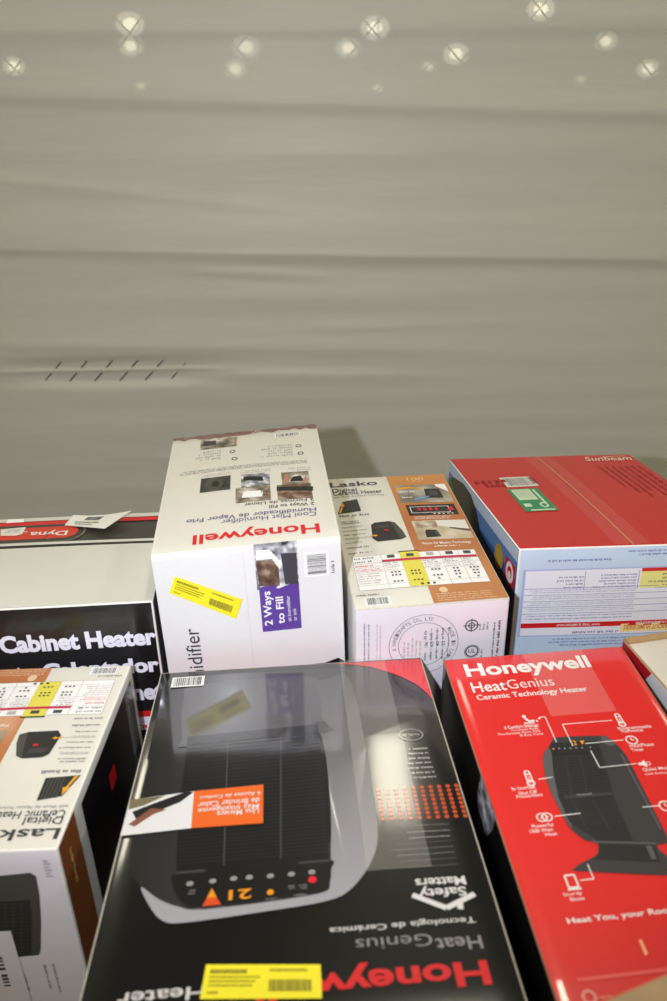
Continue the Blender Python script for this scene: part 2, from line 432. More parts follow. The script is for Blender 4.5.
# ---- pale plastic sheet stretched over the fence
def at_sheet(px, py):
    d = ray(px, py); return EYE + d * (SHEET_Y / d.y)
def sheet_fold(x, z):
    """how far the sheet stands out towards the room at (x, z)"""
    h = 0.0 * x
    def ridge(p0, p1, amp, up, dn, xa=-9, xb=9, soft=0.25):
        a, b = at_sheet(*p0), at_sheet(*p1)
        zl = a.z + (b.z - a.z) * (x - a.x) / (b.x - a.x)
        d = z - zl
        env = 1 / (1 + np.exp(-(x - xa) / soft)) * 1 / (1 + np.exp((x - xb) / soft))
        return amp * env * np.where(d > 0, np.exp(-(d / up) ** 2), np.exp(-(d / dn) ** 2))
    h = h + ridge((0, 248), (667, 259), 0.013, 0.085, 0.016)
    h = h + ridge((0, 256), (667, 262), 0.006, 0.018, 0.014, -0.45, 0.35, 0.12)
    h = h + ridge((150, 268), (330, 277), 0.006, 0.02, 0.014, -0.38, -0.02, 0.05)
    h = h + ridge((0, 292), (667, 306), 0.006, 0.05, 0.03, -0.35, 0.3, 0.1)
    h = h + ridge((0, 95), (667, 112), 0.008, 0.05, 0.02)
    h = h + ridge((0, 180), (300, 212), 0.003, 0.02, 0.014, -1.2, -0.15, 0.15)
    h = h + ridge((0, 30), (667, 25), 0.007, 0.04, 0.02)
    h = h + ridge((200, 150), (667, 158), 0.003, 0.03, 0.02, -0.2, 0.2, 0.1)
    h = h + ridge((0, 345), (667, 352), 0.006, 0.03, 0.018, -1, 0.25, 0.12)
    h = h + ridge((0, 372), (667, 378), 0.007, 0.018, 0.022, -1, 0.3, 0.15)
    h = h + ridge((300, 330), (520, 322), 0.003, 0.02, 0.01, 0.0, 0.3, 0.07)
    h = h + ridge((50, 455), (150, 457), 0.003, 0.02, 0.012, -0.6, -0.35, 0.05)
    rng = np.random.RandomState(3)
    for k in range(70):                                  # fine crinkles, long across and short in height
        fz = rng.uniform(12, 95); fx = rng.uniform(-3.0, 3.0); ph = rng.uniform(0, 6.28, 4)
        env = 0.5 + 0.5 * np.sin(rng.uniform(1, 4) * x + rng.uniform(1, 5) * z + ph[1])
        h = h + 0.010 / fz * env * np.sin(fz * z + fx * x + 0.8 * np.sin(1.7 * x + ph[2]) + ph[0])
    # the sheet is pressed onto the wires here
    c = at_sheet(112, 370.5)
    press = np.exp(-(np.abs(x - c.x) / 0.27) ** 3 - ((z - c.z + 0.004) / 0.038) ** 4)
    mid = 0.0075 * np.exp(-((z - c.z) / 0.006) ** 2) * press
    return 0.6 * h * (1 - press) - np.minimum(0.0145 * press, 0.0112) + mid
nx, nz = 150, 420
X, Z = np.meshgrid(np.linspace(-1.62, 1.62, nx), np.linspace(0.02, FZ1 + 0.02, nz))
Hh = sheet_fold(X, Z)
verts = np.stack([X.ravel(), (SHEET_Y - np.maximum(Hh, -0.0112)).ravel(), Z.ravel()], 1)
idx = np.arange(nx * nz).reshape(nz, nx)
quads = np.stack([idx[:-1, :-1].ravel(), idx[:-1, 1:].ravel(), idx[1:, 1:].ravel(), idx[1:, :-1].ravel()], 1)
me = bpy.data.meshes.new('plastic_sheet'); me.from_pydata(verts.tolist(), [], quads.tolist())
for p in me.polygons: p.use_smooth = True
m = bpy.data.materials.new('milky_plastic'); m.use_nodes = True; nt = m.node_tree; nt.nodes.clear()
out = nt.nodes.new('ShaderNodeOutputMaterial')
tc = nt.nodes.new('ShaderNodeTexCoord'); mp = nt.nodes.new('ShaderNodeMapping'); mp.inputs['Scale'].default_value = (3, 3, 30)
nz_ = nt.nodes.new('ShaderNodeTexNoise'); nz_.inputs['Scale'].default_value = 2.0; nz_.inputs['Detail'].default_value = 6
rp = nt.nodes.new('ShaderNodeValToRGB'); rp.color_ramp.elements[0].color = (*lin((230, 227, 212)), 1); rp.color_ramp.elements[1].color = (*lin((240, 237, 222)), 1)
bp = nt.nodes.new('ShaderNodeBump'); bp.inputs['Strength'].default_value = 0.22; bp.inputs['Distance'].default_value = 0.004
pr = nt.nodes.new('ShaderNodeBsdfPrincipled'); pr.inputs['Roughness'].default_value = 0.42; pr.inputs['Specular IOR Level'].default_value = 0.3
tl = nt.nodes.new('ShaderNodeBsdfTranslucent'); tl.inputs[0].default_value = (*lin((226, 220, 190)), 1)
tr = nt.nodes.new('ShaderNodeBsdfTransparent'); tr.inputs[0].default_value = (1, 0.98, 0.9, 1)
m1 = nt.nodes.new('ShaderNodeMixShader'); m1.inputs[0].default_value = 0.27
m2 = nt.nodes.new('ShaderNodeMixShader'); m2.inputs[0].default_value = 0.10
L = nt.links.new
L(tc.outputs['Object'], mp.inputs[0]); L(mp.outputs[0], nz_.inputs['Vector']); L(nz_.outputs['Fac'], rp.inputs[0]); L(nz_.outputs['Fac'], bp.inputs['Height'])
L(rp.outputs[0], pr.inputs['Base Color']); L(bp.outputs[0], pr.inputs['Normal'])
L(pr.outputs[0], m1.inputs[1]); L(tl.outputs[0], m1.inputs[2]); L(m1.outputs[0], m2.inputs[1]); L(tr.outputs[0], m2.inputs[2]); L(m2.outputs[0], out.inputs[0])
sheet = link('plastic_sheet', me, None, [m])
tag(sheet, 'creased translucent beige plastic sheet hung behind the boxes over a wire fence', 'sheet')

# ---- ceiling lamps: the row overhead and the far ones glowing through the sheet
HOUSE = M('lamp_housing', (205, 205, 200), 0.5)
def glow(name, strength):
    if name in MATS: return MATS[name]
    m = bpy.data.materials.new(name); m.use_nodes = True; nt = m.node_tree; nt.nodes.clear()
    e = nt.nodes.new('ShaderNodeEmission'); o = nt.nodes.new('ShaderNodeOutputMaterial')
    e.inputs[0].default_value = (*LAMP_COL, 1); e.inputs[1].default_value = strength; nt.links.new(e.outputs[0], o.inputs[0]); MATS[name] = m; return m
def hall_lamp(x, y, label, power=1.0):
    r = empty('ceiling_lamp', (x, y, 4.75)); tag(r, label, 'lamp', 'fluorescent lamps on the ceiling above the boxes')
    bm = bmesh.new(); bm_box(bm, (x - 0.2, y - 0.89, 4.60), (x + 0.2, y + 0.89, 4.75)); from_bm('lamp_housing', bm, [HOUSE], r)
    bm = bmesh.new(); bm_box(bm, (x - 0.17, y - 0.85, 4.585), (x + 0.17, y + 0.85, 4.60)); from_bm('lamp_diffuser', bm, [HOUSE], r)
    ld = bpy.data.lights.new('lamp_tube', 'AREA'); ld.shape = 'RECTANGLE'; ld.size = 0.34; ld.size_y = 1.7; ld.energy = LAMP_W * power; ld.color = LAMP_COL
    lo = bpy.data.objects.new('lamp_tube', ld); col.objects.link(lo); lo.location = (x, y, 4.58)
for x, nx_ in ((-2.9, 'left'), (0.58, 'middle'), (4.1, 'right')):
    for y, ny_ in ((-2.6, 'behind the viewer'), (1.7, 'over the boxes'), (5.9, 'beyond the plastic sheet')):
        hall_lamp(x, y, 'long white ceiling lamp %s, %s row' % (ny_, nx_), 0.5 if y > 5 else 1.06)
# far round lamps: photo position, apparent width in pixels, strength
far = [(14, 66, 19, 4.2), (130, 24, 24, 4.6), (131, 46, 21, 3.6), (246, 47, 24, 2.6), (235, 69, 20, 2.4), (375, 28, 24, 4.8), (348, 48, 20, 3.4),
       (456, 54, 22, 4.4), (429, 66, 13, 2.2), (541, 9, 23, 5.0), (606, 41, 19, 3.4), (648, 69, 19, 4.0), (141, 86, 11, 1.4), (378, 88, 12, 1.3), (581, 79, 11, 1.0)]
place = ['at the left edge of the sheet', 'upper of the two close together on the left', 'lower of the two close together on the left', 'upper of the faint pair left of centre',
         'lower of the faint pair left of centre', 'upper of the pair right of centre', 'lower of the pair right of centre', 'larger of the pair two thirds across', 'smaller of the pair two thirds across',
         'topmost of all, cut by the frame', 'high on the right of the sheet', 'lowest bright one near the right edge', 'small dim one below the left pair', 'small dim one below the centre pair', 'small dim one low on the right']
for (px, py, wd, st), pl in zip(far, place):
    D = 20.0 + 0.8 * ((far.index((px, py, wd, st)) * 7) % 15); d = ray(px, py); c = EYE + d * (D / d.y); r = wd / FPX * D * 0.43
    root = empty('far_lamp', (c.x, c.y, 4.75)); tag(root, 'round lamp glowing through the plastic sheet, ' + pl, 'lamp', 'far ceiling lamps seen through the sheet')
    for nm, k, dy, e in (('lamp_bulb', 0.62, 0.0, st), ('lamp_halo', 1.25, 0.45 + r, st * 0.28)):  # dim glowing ellipsoid added behind each bulb to give its soft halo
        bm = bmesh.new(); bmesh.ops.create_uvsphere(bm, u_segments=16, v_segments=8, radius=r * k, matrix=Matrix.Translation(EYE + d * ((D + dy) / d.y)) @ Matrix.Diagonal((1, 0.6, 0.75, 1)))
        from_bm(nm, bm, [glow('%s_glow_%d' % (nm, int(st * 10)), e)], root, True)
    bm = bmesh.new(); sc = EYE + d * ((D + 0.45 + r) / d.y); bm_tube(bm, [(sc.x, sc.y, sc.z + r * 0.8), (sc.x, sc.y, 4.75)], 0.02, 8); from_bm('lamp_stem', bm, [HOUSE], root, True)

# ================================================================== the wooden pallet that carries the cartons
DECK = 0.37
def zc(d): return CAMZ + d
PINE = M('pallet_pine', (104, 84, 60), 0.85, 0, 0.1, 0.3, 30, 0.2)
pal = tag(empty('pallet', (0.03, 0.85, 0)), 'pine pallet stand under all the boxed heaters and humidifiers', 'pallet')
for k in range(9):
    y = 0.06 + k * 0.182
    bm = bmesh.new(); bm_box(bm, (-0.80, y, DECK - 0.022), (0.86, y + 0.150, DECK)); from_bm('board', bm, [PINE], pal)
for x in (-0.78, -0.02, 0.74):
    bm = bmesh.new(); bm_box(bm, (x, 0.06, 0.0), (x + 0.09, 1.666, DECK - 0.0225)); from_bm('stringer', bm, [PINE], pal)

def crop(x0, y0, s):
    return lambda x, y: (x0 + x / s, y0 + y / s)

# ================================================================== A: white humidifier carton
PURPLE = M('purple_ink', (92, 56, 150), 0.4, 0.3)
LILAC = M('lilac_grey_ink', (98, 92, 132), 0.45)
PH_BROWN = photo_mat('brown_photo', [(60, 38, 30), (110, 80, 62), (170, 150, 130)], 60)
PH_ROOM = photo_mat('room_photo', [(70, 62, 52), (150, 138, 120), (226, 220, 208)], 45)
PH_DARK = photo_mat('dark_photo', [(26, 28, 26), (60, 60, 54), (98, 94, 82)], 50)
PH_SILVER = photo_mat('silver_photo', [(40, 40, 44), (150, 150, 156), (236, 236, 240)], 70)
SKIN = M('skin_print', (186, 126, 98), 0.4)
top = plane_hits([(150, 556), (341, 537), (316.5, 425), (173, 439.7)], zc(-0.55), 0.05, 0.0)
A = Carton('humidifier_carton', top, (0.02, 0.0), DECK, 0.004, dict(top=CREAM, front=WHITE, left=WHITE, right=WHITE, back=WHITE, bottom=KRAFT), EDGE_WHITE, 0.003)
tag(A.root, 'tall white carton with red upside-down lettering and a slanted yellow sticker', 'box')
A.flap('front', 0.004, 0.004, 0.481, 0.985, WHITE, 0.0016)
A.flap('front', 0.487, 0.004, 0.996, 0.985, WHITE, 0.0016)
q = crop(155, 425, 3.706); T = A.f['top']; R_ = A.root
Print('brand_lettering', T, R_).text('Honeywell', q(608, 370), q(142, 411), q(608, 402), RED_INK, 1, 0.022).build('red brand lettering reading upside down')
p = Print('product_lettering', T, R_); p.text('Cool Mist Humidifier', q(598, 329), q(246, 353), q(598, 344), LILAC, 1, 0.0); p.build()
p = Print('product_lettering', T, R_); p.text('Humidificador de Vapor Frio', q(597, 312), q(118, 352), q(597, 326), LILAC, 1, 0.01); p.build()
p = Print('product_lettering', T, R_); p.text('2 Ways to Fill', q(590, 290), q(424, 303), q(590, 301), DARK_INK, 1, 0.01); p.build()
p = Print('product_lettering', T, R_); p.text('2 Formas de Llenar', q(590, 277), q(330, 296), q(590, 287), DARK_INK, 1, 0.004); p.build()
for nm, a, b, mt in (('picture', (452, 231), (586, 272), PH_BROWN), ('picture', (300, 243), (431, 285), PH_ROOM), ('picture', (468, 184), (576, 220), PH_ROOM),
                     ('picture', (320, 194), (428, 232), PH_SILVER), ('picture', (172, 206), (280, 247), PH_DARK), ('picture', (172, 52), (304, 82), PH_ROOM)):
    p = Print(nm, T, R_); p.rect(q(*a), q(*b), mt)
    cx, cy = (a[0] + b[0]) / 2, (a[1] + b[1]) / 2; hw, hh = (b[0] - a[0]) / 2, (b[1] - a[1]) / 2
    if mt is PH_BROWN: p.poly([q(cx - hw, cy), q(cx + hw, cy - 4), q(cx + hw, cy - hh), q(cx - hw, cy - hh * 0.7)], BLACK_INK, 1)
    elif mt is PH_DARK:
        c = T.uv(q(cx, cy)); p.ring(c.x, c.y, 0, 0.012, M('olive_print', (70, 78, 50), 0.4), 1, 20, 1.6); p.ring(c.x, c.y, 0, 0.006, BLACK_INK, 2, 16, 1.6)
    elif a[0] == 468:
        p.poly([q(480, 217), q(498, 217), q(494, 190), q(480, 190)], SKIN, 1); p.poly([q(500, 216), q(552, 212), q(540, 192), q(512, 198)], BLACK_INK, 1); p.poly([q(548, 214), q(566, 212), q(560, 190)], SKIN, 2)
    elif a[0] == 320: p.poly([q(328, 214), q(404, 216), q(398, 200), q(330, 200)], BLACK_INK, 1)
    elif a[0] == 300:
        p.poly([q(322, 279), q(398, 273), q(392, 251), q(330, 257)], WHITE_INK, 1); p.poly([q(400, 271), q(428, 267), q(424, 251), q(402, 253)], PH_BROWN, 1)
    else: p.poly([q(178, 82), q(228, 78), q(226, 60), q(182, 63)], DARK_INK, 1); p.poly([q(292, 76), q(302, 74), q(302, 56), q(296, 57)], SKIN, 1)
    p.build()
Print('barcode', T, R_).barcode(q(443, 50), q(536, 26), BLACK_INK, WHITE_INK).build()
p = Print('small_print', T, R_)
p.greek(q(78, 181), q(565, 146), 3, GREY_INK, math.pi, 1, 0.97, 0.06, seed=3)
p.greek(q(365, 134), q(505, 72), 5, PALE_INK, math.pi, seed=4); p.greek(q(135, 145), q(245, 95), 4, PALE_INK, math.pi, seed=5)
p.greek(q(475, 182), q(575, 156), 2, PALE_INK, math.pi, seed=6); p.greek(q(300, 194), q(428, 168), 2, PALE_INK, math.pi, seed=7); p.greek(q(140, 206), q(280, 182), 2, PALE_INK, math.pi, seed=8)
p.greek(q(330, 248), q(428, 238), 1, PALE_INK, math.pi, seed=9)
for cx, cy in ((532, 80), (540, 108), (288, 104), (296, 132)):
    c = T.uv(q(cx, cy)); p.ring(c.x, c.y, 0.0035, 0.005, DARK_INK, 1, 16, 1.3)
p.build()
bm = bmesh.new(); rnd = random.Random(4); n = 26; rows = []
for i in range(n + 1):
    a = 0.004 + 0.992 * i / n; d = 0.006 + 0.010 * rnd.random() * (1.6 if a > 0.85 else 1)
    rows.append([bm.verts.new(T.P(T.W * a, T.L - d, 0.0006)), bm.verts.new(T.P(T.W * a, T.L - d * 0.5, 0.0015 + 0.003 * rnd.random())), bm.verts.new(T.P(T.W * a, T.L + 0.001, 0.0008 + 0.002 * rnd.random()))])
for i in range(n):
    for k in (0, 1): bm.faces.new((rows[i][k], rows[i + 1][k], rows[i + 1][k + 1], rows[i][k + 1]))
o = from_bm('torn_flap_edge', bm, [M('torn_board', (122, 92, 84), 0.6, 0.4, 0.2, 0.4, 120, 0.4)], R_); o['label'] = 'crumpled brown torn edge'
q = crop(140, 530, 3.032); Fr = A.f['front']; Fr.lift = 0.0016
def price_sticker(face, parent, quad_px, conv, seed, ang_snap=None):
    """a yellow price label laid at an angle: paper with printed lines and a barcode"""
    uv = [face.uv(conv(*p)) for p in quad_px]             # top-left, top-right, bottom-right, bottom-left as read in the photo
    s = Print('price_sticker', face, parent, 0.0014)
    s.polyuv(uv, YELLOW, 0); ob = s.build('bright yellow printed price sticker')
    t = Print('sticker_print', face, ob, 0.0017); rnd = random.Random(seed)
    def bl(a, b): return uv[0] * (1 - a) * (1 - b) + uv[1] * a * (1 - b) + uv[2] * a * b + uv[3] * (1 - a) * b
    def strip(a0, b0, a1, b1, m): t.polyuv([bl(a0, b0), bl(a1, b0), bl(a1, b1), bl(a0, b1)], m, 1)
    ink = M('sticker_ink', (120, 108, 30), 0.5)
    for row, (b, h, a1) in enumerate(((0.16, 0.12, 0.36), (0.36, 0.05, 0.46), (0.48, 0.05, 0.44), (0.60, 0.05, 0.40), (0.80, 0.06, 0.12))):
        a = 0.05
        while a < a1:
            d = rnd.uniform(0.012, 0.022); strip(a, b, a + d, b + h, ink); a += d + 0.007
    a = 0.56
    while a < 0.88: d = rnd.uniform(0.008, 0.016); strip(a, 0.14, a + d, 0.22, ink); a += d + 0.008
    a = 0.56
    while a < 0.9: d = rnd.choice((0.006, 0.009, 0.014)); strip(a, 0.46, a + d, 0.80, ink); a += d + 0.006
    t.build()
    return ob
price_sticker(Fr, R_, [(106, 137), (311, 205), (292, 263), (90, 187)], q, 2)
Print('side_lettering', Fr, R_).text('Humidifier', q(200, 512), q(183, 292), q(157, 512), DARK_INK, 1, 0.002).build('dark lettering running up the carton')
p = Print('picture', Fr, R_); p.rect(q(343, 42), q(483, 166), PH_SILVER)
p.poly([q(350, 92), q(418, 82), q(424, 164), q(362, 166)], PH_BROWN, 1); p.poly([q(426, 68), q(474, 66), q(480, 160), q(440, 160)], DARK_INK, 1)
p.poly([q(352, 60), q(392, 56), q(430, 96), q(424, 116), q(400, 84), q(352, 88)], WHITE_INK, 2); p.build()
p = Print('purple_label', Fr, R_); p.rect(q(360, 163), q(490, 292), PURPLE)
p.text('2 Ways', q(400, 282), q(396, 180), q(377, 282), WHITE_INK, 2, 0.02); p.text('to Fill', q(437, 277), q(434, 196), q(415, 277), WHITE_INK, 2, 0.02)
p.text('at humidifier', q(458, 270), q(454, 194), q(447, 270), WHITE_INK, 2); p.text('or sink', q(475, 268), q(473, 232), q(464, 268), WHITE_INK, 2); p.build('purple panel with white lettering on its side')
Print('barcode', Fr, R_).barcode(q(500, 140), q(570, 60), DARK_INK, WHITE_INK, 0, 'v').greek(q(576, 128), q(592, 62), 1, GREY_INK, math.pi / 2).build()
p = Print('humidifier_picture', Fr, R_)
p.poly([q(438, 412), q(470, 405), q(560, 398), q(600, 384), q(620, 394), q(622, 560), q(440, 560)], M('black_product_print', (30, 26, 30), 0.35), 0); p.build('black humidifier picture, mostly hidden')
# tape over the front fold
p = Print('packing_tape', Fr, R_, 0.002); p.rect(q(262, 62), q(352, 40), TAPE); p.build('clear tape over the flap seam')
p = Print('packing_tape', T, R_, 0.0006); u = T.W * 0.5; p.rectuv(u - 0.012, 0.001, u + 0.032, 0.045, TAPE); p.build('clear tape over the flap seam')

# ================================================================== B: heater carton with a copper band
COPPER = gradient_mat('copper_ink', [(0.0, (186, 116, 66)), (0.25, (196, 132, 78)), (0.55, (178, 104, 56)), (1.0, (206, 140, 74))], 1, 0.9, 1.36, 0.4, 0.3)
MAGENTA = M('magenta_ink', (196, 40, 84), 0.45)
GOLD = M('gold_ink', (232, 196, 120), 0.4)
HEATER_DK = M('heater_dark_print', (44, 42, 42), 0.4); HEATER_MD = M('heater_mid_print', (74, 72, 70), 0.4)
ORANGE_AR = M('orange_arrow_ink', (226, 160, 36), 0.45); BLUE_AR = M('blue_arrow_ink', (96, 160, 220), 0.45)
PINKISH = M('pinkish_white_board', (230, 224, 230), 0.45, 0.2, 0.2, 0.04, 40, 0.015)
top = plane_hits([(354.5, 610), (510, 598), (443, 473.5), (326, 479.2)], zc(-0.63))
B = Carton('heater_carton', top, (0, 0), DECK, 0.003, dict(top=CREAM, front=PINKISH, left=WHITE, right=M('copper_side', (150, 88, 48), 0.4, 0.3), back=WHITE, bottom=KRAFT), EDGE_PALE, 0.002)
tag(B.root, 'white and copper heater carton between the tall white carton and the red-topped one', 'box')
def heater_top(face, root, cv, flip):
    """print of the heater carton: cv turns the layout's own crop points into photo points; flip turns it end for end"""
    ang = math.pi if flip else 0.0
    W, L = face.W, face.L
    XP = [0, .025, .088, .118, .298, .312, .335, .358, .425, .592, .645, .755, .782, .806, .852, .905, 1]
    YP = [0, .013, .063, .105, .272, .287, .325, .338, .420, .572, .665, .785, .808, .832, .862, .913, 1]
    XB = [0, .018, .075, .118, .298, .312, .335, .358, .395, .445, .612, .655, .745, .765, .905, 1]
    YB = [0, .008, .058, .105, .272, .287, .325, .338, .350, .410, .560, .605, .700, .720, .890, 1]
    def U(a, b):
        b = float(np.interp(b, XB, YB) if a > 0.5 else np.interp(b, XP, YP))
        return Vector((W * a, L * b)) if not flip else Vector((W * (1 - a), L * (1 - b)))
    def RR(p, a0, b0, a1, b1, m, layer=0):
        x, y = U(a0, b0), U(a1, b1); p.rectuv(x.x, x.y, y.x, y.y, m, layer)
    def PP(p, pts, m, layer=0): p.polyuv([U(*t) for t in pts], m, layer)
    def TX(p, body, a, b, wd, ht, m, layer=1, bold=0.0): p.textuv(body, U(a, b), ang, W * wd, L * ht, m, layer, bold)
    def GK(p, a0, b0, a1, b1, rows, m, seed=1, **k):
        x, y = U(a0, b0), U(a1, b1); p.greekuv(min(x.x, y.x), min(x.y, y.y), max(x.x, y.x), max(x.y, y.y), rows, m, ang, 2, seed=seed, **k)
    p = Print('copper_band', face, root); RR(p, 0.508, 0.008, 0.99, 0.995, COPPER, 0); p.build('copper coloured band with pictures')
    p = Print('brand_lettering', face, root); TX(p, 'Lasko', 0.02, 0.905, 0.395, 0.046, DARK_INK, 1, 0.015); p.build()
    p = Print('product_lettering', face, root)
    TX(p, 'Digital', 0.03, 0.852, 0.20, 0.032, DARK_INK, 1, 0.008); TX(p, 'Ceramic Heater', 0.03, 0.806, 0.40, 0.034, DARK_INK, 1, 0.008)
    TX(p, 'with Warm Air Motion Technology', 0.03, 0.782, 0.41, 0.014, GREY_INK, 1); p.build()
    # upper small heater and the large one
    p = Print('heater_picture', face, root)
    PP(p, [(0.03, 0.645), (0.215, 0.655), (0.21, 0.755), (0.085, 0.738)], HEATER_DK, 1)
    for k in range(5): PP(p, [(0.11 + .019 * k, 0.655), (0.118 + .019 * k, 0.655), (0.120 + .019 * k, 0.745), (0.112 + .019 * k, 0.745)], HEATER_MD, 2)
    PP(p, [(0.04, 0.65), (0.06, 0.65), (0.085, 0.70), (0.10, 0.70), (0.088, 0.735), (0.06, 0.70), (0.072, 0.70)], ORANGE_AR, 3); p.build()
    p = Print('heater_picture', face, root)
    PP(p, [(0.24, 0.455), (0.27, 0.425), (0.44, 0.43), (0.485, 0.445), (0.475, 0.50), (0.44, 0.575), (0.40, 0.592), (0.29, 0.588), (0.258, 0.57)], HEATER_DK, 1)
    PP(p, [(0.44, 0.43), (0.485, 0.445), (0.475, 0.50), (0.44, 0.575), (0.40, 0.592), (0.42, 0.53)], HEATER_MD, 2)
    PP(p, [(0.275, 0.53), (0.38, 0.535), (0.39, 0.565), (0.285, 0.56)], M('heater_sheen_print', (66, 62, 58), 0.4), 2)
    PP(p, [(0.345, 0.508), (0.372, 0.508), (0.372, 0.52), (0.345, 0.52)], RED_INK, 3)
    PP(p, [(0.225, 0.465), (0.26, 0.472), (0.262, 0.464), (0.285, 0.475), (0.258, 0.484), (0.258, 0.479), (0.225, 0.473)], ORANGE_AR, 3); p.build()
    p = Print('feature_list', face, root)
    for k in range(9): GK(p, 0.04, 0.625 - 0.033 * k, 0.225 + (0.05 if k == 0 else 0), 0.642 - 0.033 * k, 2 if k in (1, 2, 5) else 1, GREY_INK, 20 + k, fill=0.98, ragged=0.3)
    p.build()
    # comparison table
    p = Print('comparison_table', face, root)
    RR(p, 0.06, 0.118, 0.93, 0.335, WHITE_INK, 1)
    rows = [0.118, 0.148, 0.235, 0.268, 0.298, 0.335]
    for b in rows: RR(p, 0.06, b - 0.0006, 0.93, b + 0.0006, GREY_INK, 2)
    cols = [0.06, 0.26, 0.395, 0.53, 0.675, 0.805, 0.93]
    for a in cols: RR(p, a - 0.001, 0.118, a + 0.001, 0.335, GREY_INK, 2)
    RR(p, 0.395, 0.12, 0.53, 0.345, YELLOW_DULL, 3); RR(p, 0.39, 0.345, 0.535, 0.358, BLACK_INK, 3)
    RR(p, 0.26, 0.298, 0.925, 0.312, MAGENTA, 4)
    rnd = random.Random(5)
    for i in range(1, 6):
        c0 = (cols[i] + cols[i + 1]) / 2
        for b, n in ((0.222, rnd.choice((2, 3))), (0.202, rnd.choice((2, 3))), (0.182, rnd.choice((2, 3))), (0.160, rnd.choice((1, 3)))):
            if rnd.random() < 0.15: continue
            for k in range(n):
                a = c0 + (k - (n - 1) / 2) * 0.025; RR(p, a - 0.007, b - 0.0045, a + 0.007, b + 0.0045, DARK_INK, 5)
        RR(p, c0 - 0.026, 0.318, c0 + 0.026, 0.330, HEATER_MD if i != 3 else PALE_INK, 5)
        GK(p, cols[i] + 0.01, 0.27, cols[i + 1] - 0.01, 0.296, 2, GREY_INK if i != 2 else M('olive_text_ink', (120, 110, 40), 0.5), 40 + i)
        GK(p, cols[i] + 0.01, 0.238, cols[i + 1] - 0.01, 0.266, 2, PALE_INK, 50 + i)
    GK(p, 0.07, 0.30, 0.27, 0.333, 2, GREY_INK, 61); GK(p, 0.07, 0.272, 0.25, 0.292, 1, RED_INK, 62); GK(p, 0.07, 0.24, 0.285, 0.262, 2, RED_INK, 63); GK(p, 0.07, 0.155, 0.25, 0.232, 5, PALE_INK, 64)
    for k in range(3): RR(p, 0.47 + 0.04 * k, 0.126, 0.488 + 0.04 * k, 0.138, DARK_INK, 5)
    p.build('printed table with one yellow column')
    # barcode
    x, y = U(0.075, 0.025), U(0.245, 0.088)
    Print('barcode', face, root).barcodeuv(min(x.x, y.x), min(x.y, y.y), max(x.x, y.x), max(x.y, y.y), DARK_INK, WHITE_INK, 1).build()
    p = Print('small_print', face, root); GK(p, 0.54, 0.018, 0.97, 0.075, 4, M('pale_copper_ink', (226, 196, 160), 0.45), 71, ragged=0.12)
    c = U(0.60, 0.09); p.ring(c.x, c.y, 0, 0.006, M('pale_copper_ink', (226, 196, 160), 0.45), 2, 18, 1.2); GK(p, 0.03, 0.092, 0.2, 0.104, 1, GREY_INK, 72); p.build()
    # copper-band pictures
    p = Print('emblem', face, root); TX(p, '100', 0.67, 0.945, 0.14, 0.032, GOLD, 2, 0.004); GK(p, 0.68, 0.93, 0.80, 0.941, 1, GOLD, 81); p.build()
    p = Print('room_picture', face, root); RR(p, 0.545, 0.765, 0.965, 0.905, photo_mat('grey_room_photo', [(120, 108, 90), (150, 142, 126), (196, 196, 188)], 25), 1)
    PP(p, [(0.76, 0.80), (0.90, 0.795), (0.895, 0.868), (0.775, 0.872)], HEATER_DK, 2); PP(p, [(0.80, 0.815), (0.87, 0.813), (0.865, 0.85), (0.80, 0.852)], HEATER_MD, 3)
    PP(p, [(0.55, 0.868), (0.66, 0.878), (0.76, 0.864), (0.76, 0.872), (0.66, 0.892), (0.55, 0.885)], ORANGE_AR, 3); PP(p, [(0.66, 0.78), (0.79, 0.806), (0.79, 0.814), (0.66, 0.792)], BLUE_AR, 3)
    GK(p, 0.57, 0.845, 0.70, 0.862, 1, WHITE_INK, 82); GK(p, 0.57, 0.80, 0.70, 0.817, 1, WHITE_INK, 83)
    PP(p, [(0.88, 0.89), (0.965, 0.84), (0.965, 0.905), (0.88, 0.905)], WHITE_INK, 2); p.build()
    p = Print('display_picture', face, root); RR(p, 0.57, 0.655, 0.955, 0.745, M('display_print', (48, 40, 38), 0.4), 1)
    for a, b, c_, d in ((0.595, 0.675, 0.90, 0.678), (0.595, 0.725, 0.90, 0.728), (0.595, 0.675, 0.60, 0.728), (0.895, 0.675, 0.90, 0.728)): RR(p, a, b, c_, d, WHITE_INK, 2)
    for k in range(4): RR(p, 0.65 + 0.045 * k, 0.695, 0.675 + 0.045 * k, 0.715, RED_INK, 2)
    PP(p, [(0.875, 0.69), (0.935, 0.69), (0.92, 0.725)], RED_INK, 3)
    for k in range(5): RR(p, 0.76 + 0.035 * k, 0.662, 0.775 + 0.035 * k, 0.668, WHITE_INK, 3)
    p.build()
    p = Print('caption', face, root); GK(p, 0.60, 0.622, 0.93, 0.650, 3, WHITE_INK, 84, fill=0.98, ragged=0.2)
    TX(p, 'Warm Air Motion Technology', 0.575, 0.415, 0.36, 0.017, WHITE_INK, 2, 0.008); GK(p, 0.66, 0.395, 0.88, 0.41, 1, WHITE_INK, 85); p.build()
    p = Print('room_picture', face, root); RR(p, 0.565, 0.445, 0.975, 0.612, photo_mat('beige_room_photo', [(150, 128, 100), (196, 180, 152), (226, 214, 196)], 18), 1)
    PP(p, [(0.585, 0.545), (0.745, 0.545), (0.745, 0.608), (0.585, 0.608)], photo_mat('window_photo', [(150, 110, 70), (176, 160, 140), (214, 206, 190)], 60), 2)
